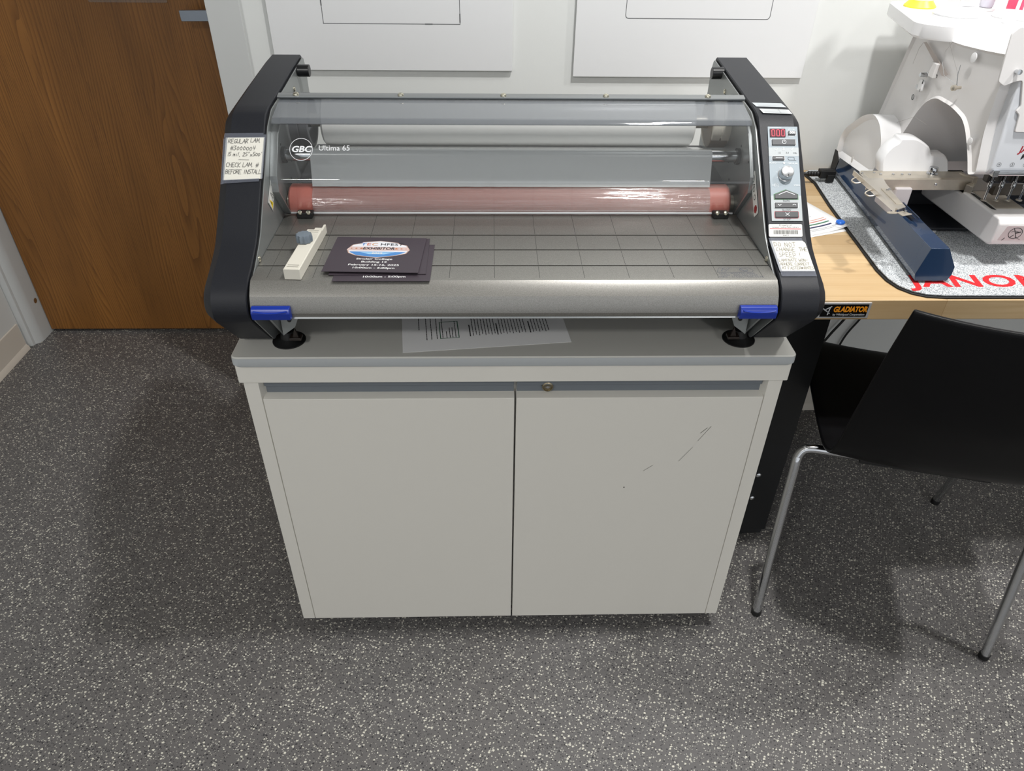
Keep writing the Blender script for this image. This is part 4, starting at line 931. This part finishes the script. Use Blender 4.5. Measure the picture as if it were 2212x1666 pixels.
# slotted upper cover plate at the left edge of the needle case
cp = [(-.050, .236), (-.022, .236), (-.010, .225), (.16, .225), (.16, .08), (.006, .075), (-.004, .112), (.004, .150), (-.022, .150), (-.026, .158), (-.041, .162)]
cp = [(-.058, .150), (-.060, .222), (-.050, .2315), (.20, .2315), (.20, .070), (-.002, .070), (-.004, .098), (-.012, .104), (-.006, .112), (-.018, .152), (-.030, .150), (-.046, .143)]
bm = BM(); flat(bm, fillet(cp, .003, 2), Mh, .001, .004); cpp = obj('cover_plate', bm, M_whiteshade, nc, bevel=.001)
bm = BM(); line(bm, [(.028, .228), (.012, .182), (.0, .182)], .0006, Mh, .0053); flat(bm, [(-.001, .183), (.006, .184), (.005, .180)], Mh, .0054); obj('plate_slit', bm, mat('slit_grey', (96, 96, 92), .7), cpp)
bm = BM()
lathe(bm, [(.0035, 0), (.0035, .008), (.0045, .0085), (.004, .011), (.0001, .0115)], Mh @ Vector((-.034, .166, .005)), Mh.to_3x3() @ Vector((0, 0, 1)), 16)
obj('cover_screw', bm, M_chrome, cpp)
bm = BM(); flat(bm, [(.026, .062), (.060, .062), (.060, .118), (.026, .118)], Mh, .0012); tw = obj('lever_window', bm, mat('window_shadow_grey', (150, 148, 150), .4), nc)
bm = BM(); flat(bm, [(.024, .112), (.062, .112), (.062, .120), (.024, .120)], Mh, .002, .006); tube(bm, [Mh @ Vector(q) for q in ((.046, .106, .004), (.044, .09, .006), (.037, .082, .006), (.033, .070, .005))], .0014, 8, 4); obj('take_up_lever', bm, M_chrome, tw)
# chrome rail, needle bars
bm = BM(); tube(bm, [(.852, .262, .934), (1.16, .262, .934)], .0042, 14); prism(bm, [(.256, .937), (.27, .942), (.27, .937)], .845, 1.16, 'x'); box(bm, .8435, .854, .258, .268, .929, .940); obj('needle_rail', bm, M_chrome, nc, bevel=.0006)
for i in range(4):
    x = .877+.0222*i
    bm = BM(); cyl(bm, (x, .302, .930), (x, .302, .868), .0021, seg=12); cyl(bm, (x, .302, .905), (x, .302, .893), .0042, seg=12); cyl(bm, (x, .300, .898), (x-.006, .292, .900), .0016, seg=8); nd = obj('needle_bar', bm, M_chrome, nc)
    bm = BM(); ring(bm, 0, 0, .0046, .0016, Matrix.Translation((x, .302, .8690)), 0, 16); prism(bm, disc(0, 0, .0055, 16), -.0012, -.0002, 'z', Matrix.Translation((x, .302, .8690))); obj('presser_foot', bm, M_steel, nd)
    bm = BM(); box(bm, x-.007, x+.007, .304, .320, .900, .928); obj('needle_clamp', bm, mat('clamp_dark', (58, 56, 56), .35, .6), nd, bevel=.002)
bm = BM(); box(bm, .905, 1.16, .34, .345, .880, .884); box(bm, .92, 1.16, .345, .36, .86, .878); obj('x_rail', bm, mat('rail_dark_steel', (96, 90, 84), .3, .8), em)
# free arm with needle plate
fa = [(.2525, .804), (.2515, .842), (.258, .8515), (.385, .8515), (.392, .845), (.54, .845), (.54, .790), (.262, .797)]
bm = BM(); prism(bm, fillet(fa, [.008, .003, .003, 0, 0, 0, .01, .006], 3), .8885, .9630, 'x'); fr = obj('free_arm', bm, M_whiteshade, em, bevel=.004, seg=3)
bm = BM(); prism(bm, [(.300, .8522), (.300, .8533), (.382, .8533), (.382, .8522)], .905, .9585, 'x'); npl = obj('needle_plate', bm, M_steel, fr, bevel=.0004)
bm = BM(); flat(bm, [(.8965, .300), (.9035, .293), (.9035, .372), (.8965, .376)], Matrix.Translation((0, 0, .8520)), .0001); flat(bm, [(.893, .382), (.899, .384), (.899, .500), (.893, .500)], Matrix.Translation((0, 0, .8455)), .0004); split('arm_slot', bm, M_black, fr)
bm = BM(); prism(bm, [(.385, .8455), (.385, .8535), (.430, .862), (.435, .8455)], .8985, .960, 'x'); obj('hook_cover', bm, mat('cover_silver', (190, 188, 184), .25, .9), fr, bevel=.001)
Mf = frame_M((.9257, .2520, .8235), (1, 0, 0), (0, -.03, 1))
bm = BM(); flat(bm, fillet([(-.028, -.013), (.024, -.013), (.030, .016), (-.020, .016)], .002, 2), Mf, -.0015, .002); al = obj('arm_label', bm, mat('label_mauve', (196, 184, 184), .4), fr)
bm = BM(); ring(bm, .0, .0015, .0125, .0011, Mf, .0008, 26, .85); line(bm, [(-.006, .0115), (.006, -.0085)], .0012, Mf, .0008); line(bm, [(-.009, .004), (-.002, .006), (.006, .004)], .0008, Mf, .0008); line(bm, [(.001, .002), (.009, .004)], .0022, Mf, .0008); line(bm, [(-.002, -.002), (-.006, -.006)], .0014, Mf, .0008)
ring(bm, .010, .0055, .0115, .0007, Mf, .0008, 10, a0=0, a1=1.3); ring(bm, .010, .0055, .0090, .0007, Mf, .0008, 10, a0=0, a1=1.3); line(bm, [(.002, -.006), (.014, -.0115)], .0006, Mf, .0008); line(bm, [(-.020, -.0125), (-.016, -.008)], .0012, Mf, .0008)
obj('label_symbol', bm, M_ink, al)
# carriage: white housing, steel bar and hoop arm
hpz = [(.742, .868), (.737, .892), (.744, .908), (.7545, .920), (.766, .9265), (.769, .9335), (.800, .9335), (.818, .925), (.831, .916), (.838, .903), (.8645, .903), (.8735, .893), (.880, .868)]
bm = BM(); r = []
hz = fillet(hpz, [0, .008, .006, .006, .003, .003, .008, .006, .005, .003, .005, .006, 0], 3)
for y, d in ((.436, .0035), (.4385, .0012), (.443, 0), (.466, 0), (.470, .002)): r.append([(p[0], y+(p[1]-.868)*.25, p[1]) for p in (inward(hz, d) if d else hz)])
loft(bm, r); cr = obj('carriage_housing', bm, M_white, em, ang=30)
bm = BM(); box(bm, .757, .908, .4370, .4440, .8655, .8725); obj('carriage_slot', bm, M_black, cr)
bm = BM(); box(bm, .800, 1.0, .455, .51, .845, .868); box(bm, .757, .79, .39, .46, .80, .855); split('carriage_block', bm, mat('block_mauve_white', (206, 200, 202), .4), cr, bevel=.003)
bm = BM(); prism(bm, [(.398, .842), (.398, .863), (.401, .8655), (.440, .8655), (.440, .863), (.401, .8625), (.401, .842)], .700, .905, 'x'); cb = obj('carriage_bar', bm, M_steel, em, bevel=.0004)
bm = BM(); prism(bm, [(.892, .424), (.918, .400), (.905, .394), (.896, .41)], .842, .868, 'z'); prism(bm, [(.890, .387), (.906, .400), (.912, .398), (.896, .372)], .832, .858, 'z'); split('bar_end_hook', bm, M_steel, cb, bevel=.0008)
bm = BM(); lathe(bm, [(.011, 0), (.011, .002), (.006, .0022), (.006, .005), (.0085, .0055), (.0088, .0125), (.0080, .014), (.0001, .0142)], (.836, .422, .8655), (0, 0, 1), 28); obj('thumb_screw', bm, M_chrome, cb)
bm = BM()
for x in (.732, .757, .775, .790): lathe(bm, [(.0028, 0), (.0026, .0015), (.0001, .002)], (x, .420, .8655), (0, 0, 1), 12)
lathe(bm, [(.003, 0), (.0026, .0015), (.0001, .002)], (.836, .398, .854), (0, -1, 0), 12); split('bar_screw', bm, M_chrome, cb)
# hoop arm
bm = BM(); z = .8675
prism(bm, [(.694, .432), (.733, .436), (.727, .392), (.7225, .372), (.716, .325), (.710, .262), (.690, .250), (.6905, .305), (.686, .37)], z, z+.0018, 'z')
prism(bm, [(.684, .437), (.6865, .437), (.690, .252), (.687, .252)], z-.006, z+.0035, 'z'); ha = obj('hoop_arm', bm, mat('nickel_warm', (206, 200, 190), .32, .8), cb, bevel=.0004)
bm = BM(); prism(bm, fillet([(.700, .250), (.712, .237), (.690, .2285), (.688, .245)], .001, 2), z-.003, z-.0015, 'z'); prism(bm, disc(.680, .246, .010, 18, .5), z-.004, z-.0025, 'z')
prism(bm, [(.700, .345), (.712, .345), (.708, .272), (.697, .272)], z+.0018, z+.0032, 'z'); split('hoop_clip', bm, M_steel, ha, bevel=.0003)
bm = BM()
for y in (.415, .350): tube(bm, [(.688, y, z-.002), (.678, y-.003, z-.003), (.671, y-.008, z-.006), (.676, y-.016, z-.008), (.684, y-.018, z-.006)], .0014, 8, 3)
split('arm_clip', bm, M_steel, ha)
bm = BM()
for p in ((.697, .425), (.722, .428), (.714, .340), (.708, .336), (.700, .241)): lathe(bm, [(.0026, 0), (.0024, .0016), (.0001, .002)], (p[0], p[1], z+.003 if p[1] < .35 and p[1] > .3 else z+.0018), (0, 0, 1), 12)
split('arm_screw', bm, M_chrome, ha)
cb.location.z += .007; ha.location.z -= .004
# thread tray on top of the arm
tb = [(.758, .515), (.775, .500), (.800, .480), (.835, .470), (.910, .467), (1.02, .485), (1.2, .485), (1.2, .740), (.80, .745), (.783, .700)]
tb = [(.8045, .733), (.763, .528), (.770, .508), (.800, .484), (.845, .474), (.905, .474), (1.18, .474), (1.18, .735)]
bm = BM(); q = fillet(tb, [.008, .010, .012, .02, .02, 0, .01, .01], 4)
loft(bm, [[(p[0]+.002, p[1]-.002, 1.092) for p in inward(q, .002)], [(p[0], p[1], 1.096) for p in q], [(p[0], p[1], 1.117) for p in q], [(p[0], p[1], 1.1205) for p in inward(q, .003)]])
tray = obj('thread_tray', bm, M_white, em, ang=30); tray.location.z += .011
def spool_base(x, y, r):
    bm = BM(); lathe(bm, [(r, 0), (r, .002), (r-.002, .003), (r-.002, .005), (r, .006), (r, .008), (r-.002, .009), (r-.004, .0115), (.0001, .012)], (x, y, 1.1205), (0, 0, 1), 44)
    b_ = obj('spool_holder', bm, M_white, tray); bm = BM(); cyl(bm, (x, y, 1.130), (x, y, 1.25), .0032, .0026, seg=14); obj('spool_pin', bm, M_whiteshade, b_)
SPO = [(.862, .566, .044), (.962, .545, .040), (1.06, .56, .040)]
for p in SPO: spool_base(*p)
bm = BM(); prism(bm, [(.885, .662), (1.00, .675), (1.00, .688), (.885, .675)], 1.1205, 1.128, 'z'); obj('tray_rail', bm, M_white, tray, bevel=.002)
for x, y in ((.985, .510), (1.035, .512), (1.085, .512)):
    bm = BM(); lathe(bm, [(.010, 0), (.010, .008), (.0085, .0095), (.0001, .0095)], (x, y, 1.1315), (0, 0, 1), 24)
    tk = obj('tension_knob', bm, M_white, tray)
    bm = BM(); lathe(bm, [(.004, 0), (.004, .002), (.0105, .002), (.0105, .004), (.004, .004), (.004, .011)], (x, y, 1.1205), (0, 0, 1), 20); obj('tension_disc', bm, M_chrome, tk)
    bm = BM(); tube(bm, [(x-.009, y, 1.124), (x-.014, y-.004, 1.128), (x-.010, y-.010, 1.126), (x, y-.011, 1.124), (x+.01, y-.008, 1.124)], .0009, 8, 4); obj('tension_spring', bm, M_chrome, tk)
bm = BM(); box(bm, .918, .934, .500, .512, 1.1205, 1.132); obj('tray_stop', bm, M_white, tray, bevel=.001)
# things standing on the tray
def spool(nm, lab, cat, x, y, z, parts):
    t = thing(nm, lab, cat, (x, y, z), 0, None)
    for (n_, m_, pr, h0) in parts:
        bm = BM(); lathe(bm, [(r_, h0+h_) for r_, h_ in pr], (x, y, z), (0, 0, 1), 36); obj(n_, bm, m_, t)
    return t
M_yel = mat('yellow_plastic', (240, 226, 60), .4); M_pink = mat('pink_thread', (226, 72, 108), .45, bump=.6, bscale=500); M_wthr = mat('white_thread', (228, 230, 230), .5, bump=.3, bscale=700); M_lav = mat('pale_lavender_thread', (196, 194, 206), .5)
spool('thread_cone', 'white cone of thread with a yellow base at the left end of the tray', 'thread cone', .838, .668, 1.1317, [('cone_base', M_yel, [(.031, 0), (.031, .002), (.021, .013), (.0001, .013)], 0), ('thread', M_wthr, [(.021, 0), (.023, .004), (.019, .11), (.0001, .112)], .013)])
spool('thread_spool', 'bright pink thread spool on the embroidery machine tray', 'thread spool', .992, .600, 1.1317, [('spool_foot', M_white, [(.018, 0), (.018, .004), (.0001, .005)], 0), ('thread', M_pink, [(.0135, 0), (.015, .004), (.015, .06), (.012, .068), (.0001, .068)], .005)])
spool('thread_spool', 'pale lavender thread spool to the left of the pink one', 'thread spool', .958, .640, 1.1317, [('spool_foot', M_white, [(.018, 0), (.018, .004), (.0001, .005)], 0), ('thread', M_lav, [(.0115, 0), (.013, .004), (.013, .06), (.011, .068), (.0001, .068)], .005)])
spool('plastic_pot', 'small white ribbed plastic pot at the back of the thread tray', 'pot', .897, .705, 1.1317, [('pot', M_white, [(.014, 0), (.014, .010), (.0125, .0115), (.0125, .020), (.0001, .020)], 0)])
# power cord plugged into the machine
pc = thing('machine_cord', 'black power cord plugged into the rear left of the embroidery machine', 'power cord', (.72, .68, BT))
bm = BM(); tube(bm, [(.600, .700, BT+.03), (.66, .690, BT+.0225), (.705, .684, BT+.024)], .0034, 12, 5); obj('cord', bm, M_black, pc)
bm = BM()
for i in range(4): lathe(bm, [(.0055, 0), (.0062, .001), (.0062, .005), (.005, .0062)], (.703+i*.0068, .684, BT+.024), (1, 0, .02), 18)
obj('strain_relief', bm, M_black, pc)
bm = BM(); box(bm, .730, .766, .674, .694, BT+.016, BT+.034); box(bm, .745, .762, .668, .676, BT+.010, BT+.026); box(bm, .731, .762, .680, .684, BT+.0335, BT+.0355); obj('plug', bm, M_black, pc, bevel=.003)
# papers on the bench and the blue button on them
pp = thing('paper_leaflet', 'white leaflet with coloured stripes on the bench beside the grey mat', 'paper', (.66, .45, BT))
bm = BM(); Mpp = Matrix.Translation((0, 0, BT)); A = [(.7072, .4300), (.6960, .4160), (.6219, .3960), (.540, .378), (.46, .62), (.640, .560)]
A = [(.7075, .4340), (.6219, .3975), (.5300, .3640), (.4950, .5400), (.6250, .5750)]
n = 12; rows = []
for j in range(n+1):
    rr = []
    for i in range(n+1):
        u, v = i/n, j/n
        P = Vector((.530, .364)).lerp(Vector((.7075, .434)), u).lerp(Vector((.450, .600)).lerp(Vector((.628, .670)), u), v)
        zz = .0006+.010*max(0, u-.7)**2*11*(1-v*.7)*.6
        rr.append(bm.verts.new((P.x, P.y, BT+.0008+zz)))
    rows.append(rr)
for j in range(n):
    for i in range(n): bm.faces.new((rows[j][i], rows[j][i+1], rows[j+1][i+1], rows[j+1][i]))
ov = obj('leaf', bm, M_paper, pp); sm = ov.modifiers.new('solid', 'SOLIDIFY'); sm.thickness = .0003
def leafp(u, v, lift=.0006):
    P = Vector((.530, .364)).lerp(Vector((.7075, .434)), u).lerp(Vector((.450, .600)).lerp(Vector((.628, .670)), u), v)
    return Vector((P.x, P.y, BT+.0008+.0006+.010*max(0, u-.7)**2*11*(1-v*.7)*.6+lift))
def leafstrip(bm, u0, u1, v, dv):
    k = 10; A = [bm.verts.new(leafp(u0+(u1-u0)*i/k, v-dv)) for i in range(k+1)]; B = [bm.verts.new(leafp(u0+(u1-u0)*i/k, v+dv)) for i in range(k+1)]
    for i in range(k): bm.faces.new((A[i], A[i+1], B[i+1], B[i]))
for i, (v, col, dv, ue) in enumerate(((.115, (46, 48, 92), .0085, .885), (.160, (64, 128, 96), .0075, .900), (.200, (222, 128, 110), .005, .905), (.232, (232, 176, 160), .004, .91))):
    bm = BM(); leafstrip(bm, .45, ue, v, dv); obj('colour_stripe', bm, mat('stripe_%d' % i, col, .5), pp)
bm = BM(); leafstrip(bm, .55, .86, .055, .002); leafstrip(bm, .55, .95, .075, .002); leafstrip(bm, .6, .80, .30, .002); obj('small_print', bm, mat('print_pale', (170, 172, 176), .6), pp)
pu = thing('leaflet_under', 'second white sheet just showing under the striped leaflet', 'paper', (.66, .44, BT))
bm = BM(); flat(bm, [(.528, .361), (.7050, .4235), (.63, .64), (.45, .59)], Matrix.Translation((0, 0, BT+.0003)), 0, .0003); obj('leaf', bm, M_paper, pu)
bm = BM(); lathe(bm, [(.0085, 0), (.0092, .001), (.0092, .003), (.008, .0042), (.0001, .0046)], (.6945, .4480, BT+.0068), (0, 0, 1), 30); bb = obj('magnet', bm, mat('azure_plastic', (24, 118, 236), .35), None); tag(bb, 'small round blue magnet lying on the striped leaflet', 'magnet')

# ------------------------------------------------------------------ chair
CX, CY, CR = .786, -.011, -math.radians(14.6)
ch = thing('stacking_chair', 'black shell chair with chrome legs pushed under the workbench', 'chair', (CX, CY, 0), CR)
SZ = .452
cl = [(.440, SZ-.012, .172), (.425, SZ-.004, .180), (.39, SZ, .190), (.30, SZ-.002, .2065), (.20, SZ-.008, .205), (.10, SZ-.010, .201), (.045, SZ-.004, .199), (.012, SZ+.012, .198), (-.008, SZ+.035, .197), (-.020, SZ+.07, .196), (-.034, SZ+.14, .194), (-.046, SZ+.21, .190), (-.054, SZ+.28, .184), (-.060, SZ+.34, .177), (-.063, SZ+.378, .172)]
cl2 = []
sp = smooth_path([(a, b, c) for a, b, c in cl], 3)
bm = BM(); nx = 16; G = []
for j, p in enumerate(sp):
    t_ = j/(len(sp)-1); bow = 0; rr = []
    for i in range(nx+1):
        u = -1+2*i/nx; x = u*p[2]
        isback = max(0, min(1, (t_-.5)/.25))
        y = p[0]-.034*isback*(1-u*u)
        z = p[1]+(.010*u*u*(1-isback))+(.006*isback*t_*(1-u*u) if False else 0)
        rr.append(bm.verts.new((x, y, z)))
    G.append(rr)
for j in range(len(sp)-1):
    for i in range(nx): bm.faces.new((G[j][i], G[j][i+1], G[j+1][i+1], G[j+1][i]))
shl = obj('shell', bm, M_shell, ch, world=False, ang=70); sm = shl.modifiers.new('solid', 'SOLIDIFY'); sm.thickness = .009; sm.offset = 0
bv = shl.modifiers.new('bevel', 'BEVEL'); bv.width = .003; bv.segments = 2; bv.limit_method = 'ANGLE'
def cleg(sx, yf, yt):
    bm = BM(); x = sx
    pts = [(x*.12, yt, SZ-.030), (x*.175, yt, SZ-.030), (x*.208, yt, SZ-.031), (x*.224, yt-.001, SZ-.037), (x*.232, yt+(yf-yt)*.06, SZ-.052), (x*.2335, yt+(yf-yt)*.14, SZ-.075), (x*.235, yt+(yf-yt)*.5, .22), (x*.236, yf, .012)]
    tube(bm, pts, .0095, 18, 5); l = obj('leg', bm, M_chrome, ch, world=False)
    bm = BM(); lathe(bm, [(.0085, 0), (.0108, .002), (.0108, .014), (.0001, .014)], (x*.236, yf, 0), (0, 0, 1), 22); obj('foot_cap', bm, M_black, l, world=False)
    return l
cleg(-1, -.018, .075); cleg(1, -.018, .075); cleg(-1, .452, .340); cleg(1, .452, .340)
bm = BM(); box(bm, -.12, .12, .060, .090, SZ-.038, SZ-.018); box(bm, -.12, .12, .325, .355, SZ-.038, SZ-.012); split('seat_bracket', bm, M_black, ch, world=False, bevel=.002)
